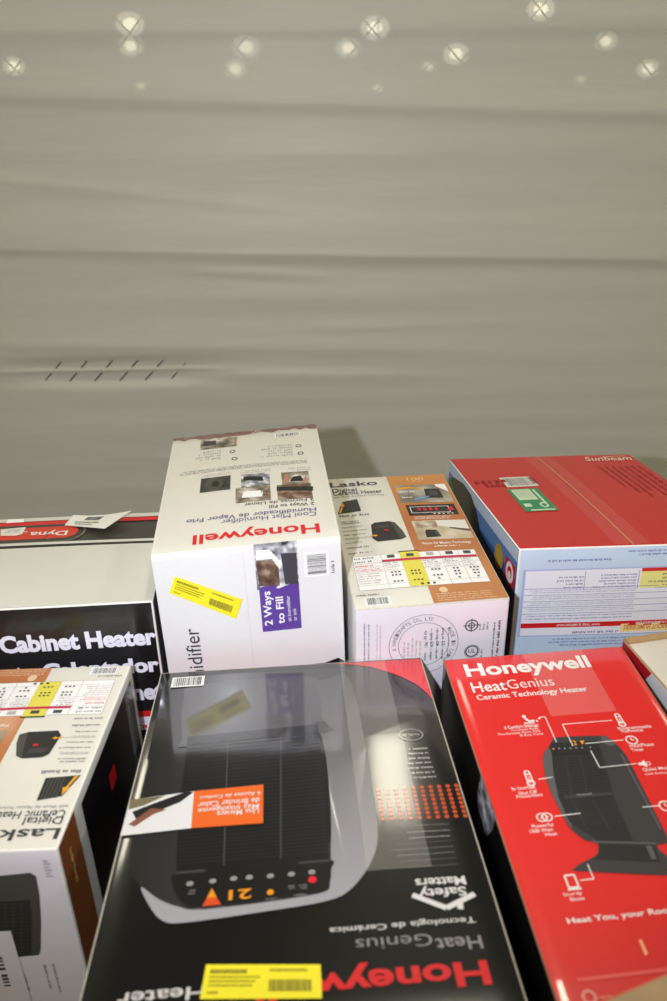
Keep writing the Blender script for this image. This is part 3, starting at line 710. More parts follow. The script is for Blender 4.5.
    PP(p, [(0.75, 0.56), (0.97, 0.515), (0.975, 0.608), (0.75, 0.612)], M('sofa_print', (226, 222, 214), 0.4), 2); PP(p, [(0.83, 0.535), (0.972, 0.505), (0.972, 0.525), (0.83, 0.545)], M('sofa_shade_print', (96, 78, 62), 0.4), 3)
    PP(p, [(0.63, 0.462), (0.74, 0.465), (0.725, 0.525), (0.65, 0.528), (0.635, 0.51)], HEATER_DK, 3); PP(p, [(0.71, 0.464), (0.74, 0.465), (0.725, 0.525), (0.705, 0.52)], HEATER_MD, 4); p.build()
heater_top(B.f['top'], B.root, None, False)
q = crop(320, 460, 3.335); Fr = B.f['front']; R_ = B.root
p = Print('certificate_seal', Fr, R_); c = Fr.uv(q(345, 612)); e = Fr.uv(q(460, 606)); r = (e - c).length
p.ring(c.x, c.y, r * 0.985, r, GREY_INK, 1, 60); p.ring(c.x, c.y, r * 0.72, r * 0.735, GREY_INK, 1, 50)
words = 'TRADING & HANDICRAFTS CO. LTD'; 
def arc_text(p, body, c, rad, a0, a1, h, m):
    n = len(body)
    for i, ch in enumerate(body):
        if ch == ' ': continue
        t = a0 + (a1 - a0) * i / max(1, n - 1)
        p.textuv(ch, (c.x + rad * math.cos(t), c.y + rad * math.sin(t)), t - math.pi / 2, h * 0.62, h, m, 1, 0.004)
arc_text(p, '& HANDICRAFTS CO. LTD', c, r * 0.80, math.radians(190), math.radians(78), r * 0.12, GREY_INK)
arc_text(p, 'MADE IN CHINA', c, r * 0.80, math.radians(36), math.radians(-42), r * 0.12, GREY_INK)
for k, tx in enumerate(('106', '65', '40', '22')):
    x = c.x + r * (0.03 + 0.165 * k); p.textuv(tx, (x + 0.004, c.y - r * 0.10), math.pi / 2, r * 0.17, r * 0.09, DARK_INK, 1, 0.004)
    p.greekuv(x - 0.003, c.y + r * 0.14, x + 0.004, c.y + r * 0.52, 1, GREY_INK, math.pi / 2, seed=k); p.greekuv(x - 0.003, c.y - r * 0.55, x + 0.004, c.y - r * 0.18, 1, GREY_INK, math.pi / 2, seed=k + 9)
    p.lineuv((x + 0.009, c.y - r * 0.52), (x + 0.009, c.y + r * 0.52), 0.0006, GREY_INK)
p.greekuv(c.x - r * 0.62, c.y - r * 0.4, c.x - r * 0.05, c.y + r * 0.4, 5, PALE_INK, math.pi / 2, seed=31); p.build('round grey certificate seal')
p = Print('safety_marks', Fr, R_)
for y in (550, 635):
    c = Fr.uv(q(505, y)); p.ring(c.x, c.y, 0.008, 0.0098, DARK_INK, 1, 30)
    if y == 550: p.lineuv((c.x - 0.012, c.y), (c.x + 0.012, c.y), 0.0015, DARK_INK); p.lineuv((c.x, c.y - 0.011), (c.x, c.y + 0.011), 0.0015, DARK_INK); p.ring(c.x, c.y, 0.0035, 0.005, DARK_INK, 1, 20)
    else: p.ring(c.x, c.y, 0.0105, 0.0112, DARK_INK, 1, 30); p.textuv('UL', (c.x - 0.0052, c.y - 0.003), 0, 0.0104, 0.007, DARK_INK, 1, 0.01)
p.greek(q(525, 566), q(565, 534), 3, GREY_INK, math.pi / 2, seed=14); p.greek(q(530, 660), q(545, 615), 1, GREY_INK, math.pi / 2, seed=15)
p.greek(q(572, 700), q(582, 520), 1, BLACK_INK, math.pi / 2, lower=0.95, ragged=0.02, seed=16); p.greek(q(588, 720), q(598, 512), 1, BLACK_INK, math.pi / 2, lower=0.95, ragged=0.02, seed=17); p.build()
p = Print('small_print', Fr, R_); p.greek(q(140, 700), q(168, 525), 2, GREY_INK, math.pi / 2, ragged=0.05, seed=18, lower=0.4); p.greek(q(182, 690), q(206, 525), 2, PALE_INK, math.pi / 2, ragged=0.05, seed=19, lower=0.4); p.build()

# ================================================================== C: red-topped humidifier carton
SKY = M('pale_blue_board', (196, 216, 236), 0.4, 0.4, 0.15, 0.04, 30, 0.02)
RED_TOP = M('satin_red_board', (196, 34, 30), 0.42, 0.35, 0.25, 0.05, 30, 0.04)
GREEN = M('green_label_ink', (52, 140, 92), 0.45); PALE_GREEN = M('pale_green_paper', (206, 220, 190), 0.5)
MAROON = M('maroon_ink', (140, 24, 26), 0.45)
top = plane_hits([(519.5, 549), (667, 541), (628.6, 454.7), (449.5, 459.7)], zc(-0.60), 0.0, -0.09)
top[1] = top[0] + (top[2] - top[3]) * 1.0
BLUE_SIDE = M('blue_side_board', (40, 92, 164), 0.4, 0.4, 0.15, 0.04, 30, 0.06)
C = Carton('humidifier_carton', top, (0, -0.02), DECK, 0.003, dict(top=M('carton_inner', (150, 40, 34), 0.6), front=SKY, left=BLUE_SIDE, right=SKY, back=SKY, bottom=KRAFT), EDGE_WHITE, 0.0025)
tag(C.root, 'large carton with a plain red top and pale blue front at the right', 'box')
SEAM = 0.478
C.flap('top', 0.004, 0.004, SEAM, 0.996, RED_TOP, 0.0016, wob=0.0003); C.flap('top', SEAM + 0.004, 0.004, 0.996, 0.996, RED_TOP, 0.0016, wob=0.0003)
q = crop(440, 440, 2.938); T = C.f['top']; T.lift = 0.0020; R_ = C.root
p = Print('seam_tape', T, R_, 0.0002); p.rectuv(T.W * SEAM - 0.0008, 0, T.W * SEAM + 0.0022, T.L, M('seam_board', (196, 130, 84), 0.6)); p.rectuv(T.W * SEAM - 0.026, 0, T.W * SEAM + 0.026, T.L, clear_film('thin_tape_film', 0.04, 0.2, 0.1, 60), 1); p.build('taped seam with bare board showing')
Print('barcode', T, R_).barcode(q(198, 145), q(262, 114), GREY_INK, M('barcode_paper', (222, 222, 210), 0.5)).build()
p = Print('green_label', T, R_); a = T.uv(q(262, 219)); b = T.uv(q(283, 150)); u0 = T.uv(q(195, 152)).x; u1 = T.uv(q(285, 149)).x; v0 = T.uv(q(348, 214)).y; v1 = T.uv(q(240, 150)).y
p.rectuv(u0, v0, u1, v1, GREEN, 0); p.rectuv(u0 + 0.006, v0 + 0.05, u1 - 0.016, v1 - 0.004, PALE_GREEN, 1)
p.rectuv(u1 - 0.012, v0 + 0.03, u1 - 0.008, v1 - 0.006, PALE_GREEN, 1)
p.greekuv(u0 + 0.009, v0 + 0.055, u1 - 0.019, v1 - 0.008, 9, GREEN, -math.pi / 2, 2, lower=0.35, ragged=0.1, seed=22)
p.ring((u0 + u1) / 2 + 0.012, v0 + 0.026, 0.004, 0.007, PALE_GREEN, 1, 20, 1.6); p.rectuv(u0 + 0.006, v0 + 0.020, u0 + 0.018, v0 + 0.034, PALE_GREEN, 1); p.rectuv(u0 + 0.01, v0 + 0.003, u1 - 0.004, v0 + 0.008, PALE_GREEN, 1); p.build('green and white rectangular label')
p = Print('stamped_code', T, R_); p.greek(q(108, 136), q(178, 120), 1, MAROON, 0, lower=0.8, fill=1, ragged=0, seed=23); p.greek(q(140, 146), q(180, 134), 1, MAROON, 0, lower=0.8, fill=1, ragged=0, seed=24); p.greek(q(270, 142), q(286, 116), 1, MAROON, -math.pi / 2, seed=25); p.build()
p = Print('brand_lettering', T, R_); p.text('Sunbeam', q(431, 68), q(562, 61), q(431, 56), M('cream_ink', (232, 214, 196), 0.4), 1, 0.006, 0.25)
a = T.uv(q(470, 56)); b = T.uv(q(548, 51)); pr_ = None
for k in range(12):
    t = k / 11; pt = a.lerp(b, t) + Vector((0, 0.004 * math.sin(math.pi * t)))
    if pr_ is not None: p.lineuv(pr_, pt, 0.002, MATS['cream_ink'], 1)
    pr_ = pt
p.build('pale brand lettering')
p = Print('small_print', T, R_); v0 = T.uv(q(640, 190)).y; v1 = T.uv(q(540, 80)).y; u0 = T.uv(q(455, 80)).x; u1 = T.W - 0.008
p.greekuv(u0, v0, u1, v1, 7, MAROON, -math.pi / 2, 0, lower=0.4, fill=0.97, ragged=0.45, seed=26); p.build()
Fr = C.f['front']
p = Print('printed_panel', Fr, R_); u0 = Fr.uv(q(243, 480)).x; u1 = Fr.W - 0.01
vy = lambda x, y: Fr.uv(q(x, y)).y
VIO = M('violet_text_ink', (120, 124, 168), 0.5); PANEL = M('panel_white_ink', (238, 238, 244), 0.4, 0.3); 
p.rectuv(u0 - 0.004, vy(300, 575), u1, vy(300, 380), M('panel_rim_ink', (176, 186, 220), 0.4, 0.3), 0); p.rectuv(u0, vy(300, 572), u1, vy(300, 384), PANEL, 1)
rb0, rb1 = vy(300, 550), vy(300, 536); p.rectuv(u0, rb0, u1, rb1, RED_INK, 2)
ux = lambda x, y=500: Fr.uv(q(x, y)).x
p.textuv('WHY THIS IS IMPORTANT', (ux(474), rb1 - 0.0025), math.pi, ux(474) - ux(345), rb1 - rb0 - 0.005, WHITE_INK, 3, 0.01)
p.textuv('HUMIDIFIERS DO', (ux(667) , rb1 - 0.0025), math.pi, ux(667) - ux(578), rb1 - rb0 - 0.005, WHITE_INK, 3, 0.01)
yl = M('pale_yellow_ink', (240, 232, 140), 0.45); p.rectuv(ux(572), vy(600, 432), ux(572) + 0.085, vy(600, 376), yl, 2); p.rectuv(ux(572), vy(600, 384), u1, vy(600, 374), RED_INK, 3)
p.greekuv(ux(574), vy(600, 430), ux(574) + 0.078, vy(600, 388), 4, GREY_INK, math.pi, 3, seed=33)
p.rectuv(ux(535), vy(600, 557), u1, vy(600, 534), M('peach_ink', (246, 222, 150), 0.45), 2)
hh = vy(600, 538) - vy(600, 551); p.textuv('ABOUT HUMIDIFIERS', (ux(545) + (ux(667) - ux(545)) * 1.06, vy(600, 538)), math.pi, (ux(667) - ux(545)) * 1.06, hh, M('orange_ink', (206, 110, 50), 0.45), 3, 0.012)
for k, (ya, yb) in enumerate(((452, 436), (470, 455), (488, 473), (505, 490), (530, 509))):
    p.greekuv(u0 + 0.004, vy(300, ya - 1), ux(562), vy(300, yb + 3), 2, VIO, math.pi, 2, fill=0.99, ragged=0.06, seed=34 + k, lower=0.42)
    p.greekuv(ux(575), vy(300, ya - 1), u1, vy(300, yb + 3), 2, VIO, math.pi, 2, seed=44 + k, lower=0.42); p.rectuv(u0, vy(300, yb) - 0.0004, u1, vy(300, yb) + 0.0004, VIO, 2)
p.greekuv(ux(322), vy(300, 440), ux(408), vy(300, 400), 4, VIO, math.pi, 2, seed=51); p.greekuv(ux(424), vy(400, 436), ux(560), vy(400, 394), 5, VIO, math.pi, 2, seed=52)
p.rectuv(ux(412) - 0.0004, vy(400, 440), ux(412) + 0.0004, vy(400, 384), VIO, 2); p.rectuv(ux(566) - 0.0004, vy(400, 440), ux(566) + 0.0004, vy(400, 384), VIO, 2)
p.greekuv(ux(330), vy(400, 568), ux(530), vy(400, 556), 1, VIO, math.pi, 2, seed=53); p.build('white panel of fine print with a red stripe')
p = Print('small_print', Fr, R_); p.greekuv(ux(275), vy(300, 362), ux(480), vy(300, 350), 1, VIO, math.pi, 1, seed=54, ragged=0.02); p.greekuv(ux(470), vy(400, 346), Fr.W - 0.02, vy(400, 326), 2, VIO, math.pi, 1, seed=55); p.greekuv(ux(262), vy(300, 606), Fr.W - 0.02, vy(300, 580), 3, VIO, math.pi, 1, seed=56, ragged=0.1); p.build()
Lf = C.f['left']
p = Print('side_band', Lf, R_); p.rectuv(0.003, Lf.L - 0.024, Lf.W - 0.003, Lf.L - 0.003, M('ice_blue_ink', (190, 208, 228), 0.4, 0.3), 0); p.rectuv(0.003, Lf.L - 0.05, Lf.W - 0.003, Lf.L - 0.025, M('mid_blue_ink', (92, 136, 190), 0.4, 0.3), 0)
for k in range(7): p.lineuv((Lf.W * 0.3, Lf.L - 0.06 - 0.02 * k), (Lf.W - 0.004, Lf.L - 0.075 - 0.024 * k), 0.003, MATS['mid_blue_ink'], 1)
p.build('blue printed side')
p = Print('humidifier_picture', Lf, R_)
pts = [q(*t) for t in ((27, 118), (40, 108), (70, 128), (92, 160), (108, 205), (118, 250), (116, 285), (100, 262), (70, 215), (40, 160))]
p.poly(pts, M('humidifier_print', (28, 30, 28), 0.3, 0.4), 2); p.poly([q(27, 118), q(33, 112), q(44, 150), q(40, 160)], M('leaf_green_ink', (110, 140, 60), 0.4), 3); p.build('black curved humidifier picture')
p = Print('gold_badge', Lf, R_); c = Lf.uv(q(175, 342)); r = (Lf.uv(q(175, 305)) - Lf.uv(q(175, 380))).length / 2
p.ring(c.x, c.y, 0, r, M('badge_gold', (196, 162, 62), 0.35), 2, 30); p.ring(c.x, c.y, r * 0.75, r * 0.8, M('badge_dark_gold', (150, 118, 40), 0.4), 3, 30); p.build('round gold badge')
p = Print('brand_badge', Lf, R_); a = Lf.uv(q(192, 380)); b = Lf.uv(q(221, 400)); v1 = Lf.uv(q(192, 332)).y; v0 = Lf.uv(q(219, 444)).y
p.rectuv(a.x, v0, min(b.x, Lf.W - 0.004), v1, RED_INK, 2); cx, cy = (a.x + min(b.x, Lf.W - 0.004)) / 2, (v0 + v1) / 2; p.ring(cx, cy, 0.010, 0.017, WHITE_INK, 3, 24, 1.0); p.ring(cx, cy - 0.004, 0, 0.006, WHITE_INK, 3, 16); p.build('red badge with a white swirl')

# ================================================================== D: red heater carton
def gloss(name, rgb, r=0.09, ior=1.6): return M(name, rgb, 0.4, 0.8, r, 0.02, 14, 0, coat_ior=ior)
D_WHITE = gloss('gloss_white_ink', (244, 240, 236)); D_PALE = gloss('gloss_pale_red_ink', (240, 150, 140))
D_BODY = gloss('gloss_charcoal_ink', (58, 56, 58)); D_DARK = gloss('gloss_near_black_ink', (36, 35, 37)); D_RIM = gloss('gloss_mid_grey_ink', (92, 90, 92)); D_LIGHT = gloss('gloss_light_grey_ink', (150, 148, 148))
D_ORANGE = gloss('gloss_orange_ink', (240, 150, 40))
h = plane_hits([(622, 646), (443, 660), (556, 1001), (667, 717)], zc(-0.70))
BR, BL = h[0], h[1]; ld = (h[2] - BL).normalized(); rd = (h[3] - BR).normalized(); rd = (ld * 0.5 + rd * 0.5).normalized()
LEN = 0.487
top = [BL + ld * LEN, BR + rd * LEN, BR, BL]
D_SIDE = M('gloss_black_side', (22, 21, 22), 0.35, 0.6, 0.12, 0.03, 20)
D = Carton('heater_carton', top, (0, 0), DECK, 0.001, dict(top=GLOSS_RED, front=D_SIDE, left=D_SIDE, right=D_SIDE, back=D_SIDE, bottom=KRAFT), M('worn_kraft_edge', (150, 104, 78), 0.7, 0, 0.1, 0.2, 200, 0.25), 0.0016)
tag(D.root, 'red glossy heater carton with a charcoal heater picture on top', 'box')
T = D.f['top']; R_ = D.root; q = crop(430, 630, 2.814)
Print('brand_lettering', T, R_).text('Honeywell', q(104, 132), q(455, 104), q(100, 99), D_WHITE, 1, 0.03).build('white brand lettering')
p = Print('product_lettering', T, R_); p.text('Heat', q(122, 178), q(218, 169), q(119, 150), D_WHITE, 1, 0.012); p.text('Genius', q(222, 168), q(352, 157), q(219, 142), D_WHITE, 1, -0.006); p.build()
p = Print('product_lettering', T, R_); p.text('Ceramic Technology Heater', q(134, 200), q(444, 172), q(132, 186), D_WHITE, 1, 0.014); p.build()
g = crop(510, 700, 4.248); k3 = crop(510, 830, 4.246)
p = Print('heater_picture', T, R_)
sil = [g(180, 175), g(200, 162), g(380, 155), g(415, 162), g(450, 190), g(490, 235), g(520, 290), g(560, 370), g(610, 470), g(655, 560), k3(668, 40), k3(660, 62), k3(625, 68),
       k3(640, 95), k3(667, 118), k3(667, 185), k3(640, 196), k3(290, 178), k3(275, 165), k3(300, 145), k3(350, 120), k3(372, 100), k3(368, 52), k3(330, 52), k3(295, 32), k3(262, 5), g(250, 545),
       g(215, 480), g(175, 400), g(150, 330), g(140, 270), g(142, 230), g(162, 205)]
p.curve(sil, D_BODY, 1, 3)
p.poly([g(178, 205), g(300, 185), g(372, 180), g(400, 260), g(440, 420), g(520, 600), k3(560, 50), k3(372, 50), g(250, 520), g(205, 420), g(180, 300)], D_DARK, 2)
p.poly([g(380, 156), g(415, 162), g(452, 192), g(430, 200), g(400, 190)], D_RIM, 2)
p.poly([g(142, 232), g(160, 205), g(176, 225), g(182, 300), g(208, 425), g(262, 540), k3(262, 5), g(215, 480), g(175, 400), g(150, 330), g(140, 270)], D_RIM, 2)
for a, b in (((236, 245), (262, 420)), ((296, 240), (330, 415)), ((262, 430), (330, 560)), ((350, 430), (425, 560))): p.line(g(*a), g(*b), 0.0012, D_BODY, 3)
for t in range(26):
    f_ = t / 25; a = (185 + 78 * f_ ** 1.2, 250 + 290 * f_); b = (385 + 110 * f_, 240 + 280 * f_); p.line(g(*a), g(*b), 0.0007, D_BODY, 3)
p.line(g(470, 232), g(640, 555), 0.0022, D_RIM, 3)
p.poly([k3(378, 58), k3(610, 70), k3(625, 100), k3(640, 140), k3(360, 130), k3(380, 100)], D_DARK, 2); p.poly([k3(575, 72), k3(600, 72), k3(622, 130), k3(600, 130)], D_RIM, 3)
p.poly([k3(340, 52), k3(620, 58), k3(618, 66), k3(350, 60)], D_RIM, 3)
p.poly([g(226, 410), g(430, 396), g(436, 412), g(234, 428)], D_BODY, 4); p.text('Honeywell', g(285, 415), g(347, 409), g(284, 404), D_LIGHT, 5, 0.01)
p.poly([g(170, 190), g(374, 178), g(380, 225), g(176, 236)], D_DARK, 4)
p.poly([g(295, 180), g(315, 178), g(307, 196)], D_ORANGE, 5); p.textuv('2', T.uv(g(271, 198)), 0, 0.0045, 0.0075, D_ORANGE, 5, 0.02)
for x in (184, 208, 232, 256, 280, 305, 340): c = T.uv(g(x, 214 - (x - 184) * 0.04)); p.ring(c.x, c.y, 0, 0.0012, D_LIGHT if x > 190 else D_ORANGE, 5, 8)
p.build('charcoal heater picture')
def path(pp, pts, conv, wd, m, layer=6):
    for a, b in zip(pts[:-1], pts[1:]): pp.line(conv(*a), conv(*b), wd, m, layer)
for k, pts in enumerate((((122, 80), (148, 77), (196, 185)), ((434, 92), (222, 110), (266, 202)), ((480, 176), (318, 192)), ((535, 277), (380, 294), (342, 222)), ((120, 343), (180, 335)), ((188, 501), (298, 488)), ((635, 456), (562, 462)))):
    p = Print('leader_line', T, R_); path(p, pts, g, 0.0011, D_WHITE); p.build()
p = Print('leader_line', T, R_); path(p, ((298, 220), (355, 214), (328, 152)), k3, 0.0011, D_WHITE); p.build()
def icon(cx, cy, kind, conv):
    p = Print('callout_icon', T, R_); c = T.uv(conv(cx, cy)); x, y = c.x, c.y
    if kind == 'clock': p.ring(x, y, 0.0058, 0.0075, D_WHITE, 2, 24); p.lineuv((x, y), (x, y + 0.0045), 0.0013, D_WHITE, 2); p.lineuv((x, y), (x + 0.0035, y), 0.0013, D_WHITE, 2)
    elif kind == 'plug':
        p.ring(x - 0.003, y, 0.0045, 0.006, D_WHITE, 2, 18); p.ring(x + 0.003, y, 0.0045, 0.006, D_WHITE, 2, 18); p.ring(x - 0.003, y, 0, 0.0014, D_WHITE, 2, 8); p.ring(x + 0.003, y, 0, 0.0014, D_WHITE, 2, 8)
    elif kind == 'seat':
        p.ring(x - 0.006, y + 0.006, 0, 0.0025, D_WHITE, 2, 12); p.lineuv((x - 0.006, y + 0.003), (x - 0.002, y - 0.003), 0.003, D_WHITE, 2); p.lineuv((x - 0.003, y - 0.003), (x + 0.005, y - 0.003), 0.003, D_WHITE, 2); p.lineuv((x - 0.009, y - 0.006), (x + 0.004, y - 0.0065), 0.002, D_WHITE, 2)
        for kk in range(2): p.ring(x + 0.008 + 0.004 * kk, y - 0.004 + 0.004 * kk, 0, 0.0016, D_WHITE, 2, 8)
    elif kind == 'thermo':
        p.ring(x, y - 0.006, 0.0028, 0.0048, D_WHITE, 2, 16); p.lineuv((x - 0.003, y - 0.003), (x - 0.003, y + 0.010), 0.0015, D_WHITE, 2); p.lineuv((x + 0.003, y - 0.003), (x + 0.003, y + 0.010), 0.0015, D_WHITE, 2); p.ring(x, y + 0.010, 0.002, 0.0036, D_WHITE, 2, 12); p.lineuv((x, y - 0.006), (x, y + 0.004), 0.0012, D_WHITE, 2)
    elif kind == 'speaker':
        p.polyuv([(x - 0.006, y - 0.002), (x - 0.002, y - 0.002), (x + 0.003, y - 0.006), (x + 0.003, y + 0.006), (x - 0.002, y + 0.002), (x - 0.006, y + 0.002)], D_WHITE, 2); p.ring(x + 0.006, y, 0.002, 0.0028, D_WHITE, 2, 10)
    else:
        for a, b in (((-.005, .008), (.005, .008)), ((-.005, -.006), (-.005, .008)), ((.005, -.006), (.005, .008)), ((-.005, -.006), (.005, -.006)), ((-.007, -.008), (.007, -.008))): p.lineuv((x + a[0], y + a[1]), (x + b[0], y + b[1]), 0.0018, D_WHITE, 2)
    p.build()
for a in ((84, 86, 'seat'), (468, 92, 'thermo'), (516, 174, 'clock'), (566, 275, 'speaker'), (82, 340, 'thermo'), (146, 502, 'plug'), (660, 455, 'clock')): icon(*a, g)
icon(262, 225, 'base', k3)
p = Print('feature_lettering', T, R_)
def tx(b, x0, y0, x1, y1, hh, conv, bold=0.006, m=D_WHITE): p.text(b, conv(x0, y0), conv(x1, y1), conv(x0, y0 - hh), m, 1, bold)
tx('6 Comfort Settings:', -22, 128, 122, 114, 13, g, 0.012); tx('Two Power Boost,', 3, 138, 124, 126, 9, g, 0); tx('Two Personal, Room Only', -50, 154, 130, 138, 9, g, 0); tx('& Eco Heat', 44, 160, 142, 148, 9, g, 0)
tx('Programmable', 462, 132, 602, 118, 13, g); tx('Thermostat', 472, 144, 568, 134, 13, g); tx('HeatPhase', 512, 206, 612, 196, 14, g); tx('Timer', 518, 224, 570, 218, 14, g)
tx('Quiet Mode', 566, 306, 690, 296, 14, g); tx('with Reduced', 574, 324, 690, 312, 9, g, 0)
tx('3x Overheat', 8, 390, 108, 376, 14, g); tx('Shut Off', 38, 407, 116, 398, 14, g); tx('Protection', 30, 422, 138, 410, 14, g); tx('Powerful', 96, 548, 184, 538, 15, g); tx('1500 Watt', 86, 18, 184, 6, 15, k3); tx('Heat', 152, 30, 202, 24, 14, k3)
tx('Sturdy', 228, 284, 308, 276, 14, k3); tx('Base', 258, 305, 318, 298, 14, k3); p.build()
p = Print('slogan_lettering', T, R_); tx('Heat You, your Room, or Both', 246, 400, 905, 330, 24, k3, 0.02); p.build('white slogan lettering')
p = Print('footer_print', T, R_); p.line(k3(285, 640), k3(900, 568), 0.0035, M('pale_red_line', (240, 92, 84), 0.4, 0.6), 1)
a = T.uv(k3(336, 712)); p.ring(a.x, a.y, 0.004, 0.0068, D_PALE, 1, 16); p.greek(k3(378, 722), k3(470, 698), 1, D_PALE, 0, lower=0.8); p.build()
p = Print('scuff', T, R_, 0.0006); p.poly([k3(545, 470), k3(558, 468), k3(572, 500), k3(586, 528), k3(572, 536), k3(560, 505)], M('torn_print', (250, 176, 120), 0.6), 1); p.build('small torn patch')
p = Print('packing_tape', T, R_, 0.0012); u = T.uv(q(330, 70)).x; p.rectuv(u - 0.035, T.L - 0.13, u + 0.05, T.L - 0.001, clear_film('wrinkled_tape_film', 0.10, 0.12, 0.7, 38)); p.build('wrinkled clear tape')
p = Print('side_picture', D.f['left'], R_); q4 = crop(420, 640, 4.55); p.poly([q4(280, 612), q4(322, 735), q4(348, 805), q4(330, 870), q4(300, 900), q4(272, 850), q4(265, 700)], PH_SILVER, 1); p.build()

# ================================================================== F: black heater carton in front
F_ = lambda name, rgb: M(name, rgb, 0.35, 1.0, 0.09, 0.02, 14, 0, coat_ior=1.75)
F_WHITE = F_('coated_white_ink', (226, 224, 222)); F_SILVER = F_('coated_silver_ink', (150, 148, 152)); F_MID = F_('coated_mid_grey_ink', (66, 64, 64)); F_DK = F_('coated_dark_ink', (28, 27, 27)); F_GRILLE = F_('coated_grille_ink', (18, 18, 18))
F_RED = F_('coated_red_ink', (222, 36, 40)); F_ORANGE = F_('coated_orange_ink', (232, 104, 36)); F_GREY = F_('coated_text_grey_ink', (150, 148, 146)); F_AMBER = F_('coated_amber_ink', (236, 150, 36)); F_DOT = F_('coated_dot_orange_ink', (196, 78, 34))
h = plane_hits([(421, 657), (160.6, 673), (80, 996), (527.5, 1000)], zc(-0.718), 0.0, -0.06)
BR, BL = h[0], h[1]; ld = (h[2] - BL).normalized(); rd = (h[3] - BR).normalized(); LEN = 0.53
top = [BL + ld * LEN, BR + rd * LEN, BR, BL]
Fb = Carton('heater_carton', top, (0, -0.02), DECK, 0.0025, dict(top=GLOSS_BLACK, front=D_SIDE, left=D_SIDE, right=D_SIDE, back=M('red_back_board', (196, 30, 30), 0.4, 0.4), bottom=KRAFT), EDGE_PALE, 0.0018)
tag(Fb.root, 'black glossy heater carton in front with upside-down lettering and yellow sticker', 'box')
T = Fb.f['top']; R_ = Fb.root
f1 = crop(80, 650, 2.668); f2 = crop(290, 650, 2.779); f3 = crop(80, 820, 2.668); f4 = crop(290, 820, 2.779); f5 = crop(330, 640, 5.558)
p = Print('red_corner', T, R_); p.poly([f5(20, 134), f5(500, 106), f5(575, 340), f5(540, 298), f5(480, 248), f5(400, 208), f5(330, 182), f5(230, 152), f5(120, 138)], F_RED, 0); p.build('red corner of the print')
p = Print('grey_backdrop', T, R_); p.poly([(163, 690), (170, 678), (330, 667), (352, 668), (395, 684), (415, 700), (424, 716), (428, 735), (400, 732), (375, 735), (352, 740), (170, 760), (147, 760)], F_DK, 0); p.build()
p = Print('heater_picture', T, R_)
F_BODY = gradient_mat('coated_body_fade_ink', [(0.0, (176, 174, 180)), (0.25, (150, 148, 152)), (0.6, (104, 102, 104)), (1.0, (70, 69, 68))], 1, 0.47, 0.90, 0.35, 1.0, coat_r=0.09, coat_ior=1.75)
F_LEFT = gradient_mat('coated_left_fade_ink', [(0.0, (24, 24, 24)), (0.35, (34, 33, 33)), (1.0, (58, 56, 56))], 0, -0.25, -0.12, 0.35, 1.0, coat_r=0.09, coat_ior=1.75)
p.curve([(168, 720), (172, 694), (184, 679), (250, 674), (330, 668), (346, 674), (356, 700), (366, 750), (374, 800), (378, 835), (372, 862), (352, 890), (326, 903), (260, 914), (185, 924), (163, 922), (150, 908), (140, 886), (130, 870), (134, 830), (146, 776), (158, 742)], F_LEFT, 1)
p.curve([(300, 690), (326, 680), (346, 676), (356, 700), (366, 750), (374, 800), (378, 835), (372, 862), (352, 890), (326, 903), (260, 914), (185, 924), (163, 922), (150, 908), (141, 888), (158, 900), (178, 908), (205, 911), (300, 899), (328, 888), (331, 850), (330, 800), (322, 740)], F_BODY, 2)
p.curve([(184, 700), (196, 686), (306, 677), (318, 690), (322, 720), (324, 735), (190, 748), (182, 740)], M('coated_upper_grey_ink', (74, 72, 72), 0.35, 1.0, 0.09, 0.02, 14, 0, coat_ior=1.75), 3)
p.poly([(188, 738), (318, 726), (326, 800), (329, 862), (176, 874), (180, 800)], F_GRILLE, 4)
p.curve([(178, 874), (254, 868), (328, 862), (331, 872), (330, 884), (322, 895), (260, 903), (200, 909), (184, 905), (175, 892)], F_GRILLE, 5)
for t in range(34):
    f_ = t / 33; y = 740 + 120 * f_; p.line((190 - 12 * f_, y + 6), (320 + 8 * f_, y - 6), 0.0013, M('coated_slat_ink', (42, 41, 41), 0.35, 1.0, 0.09, 0.02, 14, 0, coat_ior=1.75), 5)
p.line((228, 745), (224, 868), 0.0018, F_MID, 6); p.line((281, 738), (281, 862), 0.0018, F_MID, 6)
p.line((176, 875), (329, 863), 0.003, F_MID, 6); p.build('silver and black heater picture')
p = Print('control_panel_print', T, R_); pq = crop(150, 850, 3.335)
for x, y in ((134, 120), (210, 112), (280, 104), (332, 100), (402, 96), (472, 90), (540, 83)): c = T.uv(pq(x, y)); p.ring(c.x, c.y, 0, 0.0036, F_GREY, 7, 14, 0.8)
p.poly([pq(175, 196), pq(238, 190), pq(222, 165), pq(190, 168)], F_('coated_flame_red_ink', (222, 80, 36)), 7); p.poly([pq(190, 168), pq(222, 165), pq(208, 135)], F_AMBER, 7)
p.textuv('21', T.uv(pq(340, 138)), math.pi, 0.022, 0.011, F_AMBER, 7, 0.02); c = T.uv(pq(542, 108)); p.ring(c.x, c.y, 0, 0.0042, F_RED, 7, 12); c = T.uv(pq(402, 150)); p.ring(c.x, c.y, 0, 0.0034, F_AMBER, 7, 10)
for x0, y0, x1, y1, n in ((115, 160, 152, 138, 2), (135, 210, 170, 200, 1), (200, 204, 252, 194, 1), (382, 178, 424, 166, 1), (460, 168, 522, 152, 1), (458, 145, 482, 125, 2), (492, 142, 524, 122, 2)): p.greek(pq(x0, y0), pq(x1, y1), n, F_GREY, math.pi, 7, seed=x0)
p.build('row of printed buttons and amber digits')
p = Print('orange_label', T, R_); p.poly([f1(305, 383), f1(490, 367), f1(489, 470), f1(297, 482)], F_ORANGE, 8)
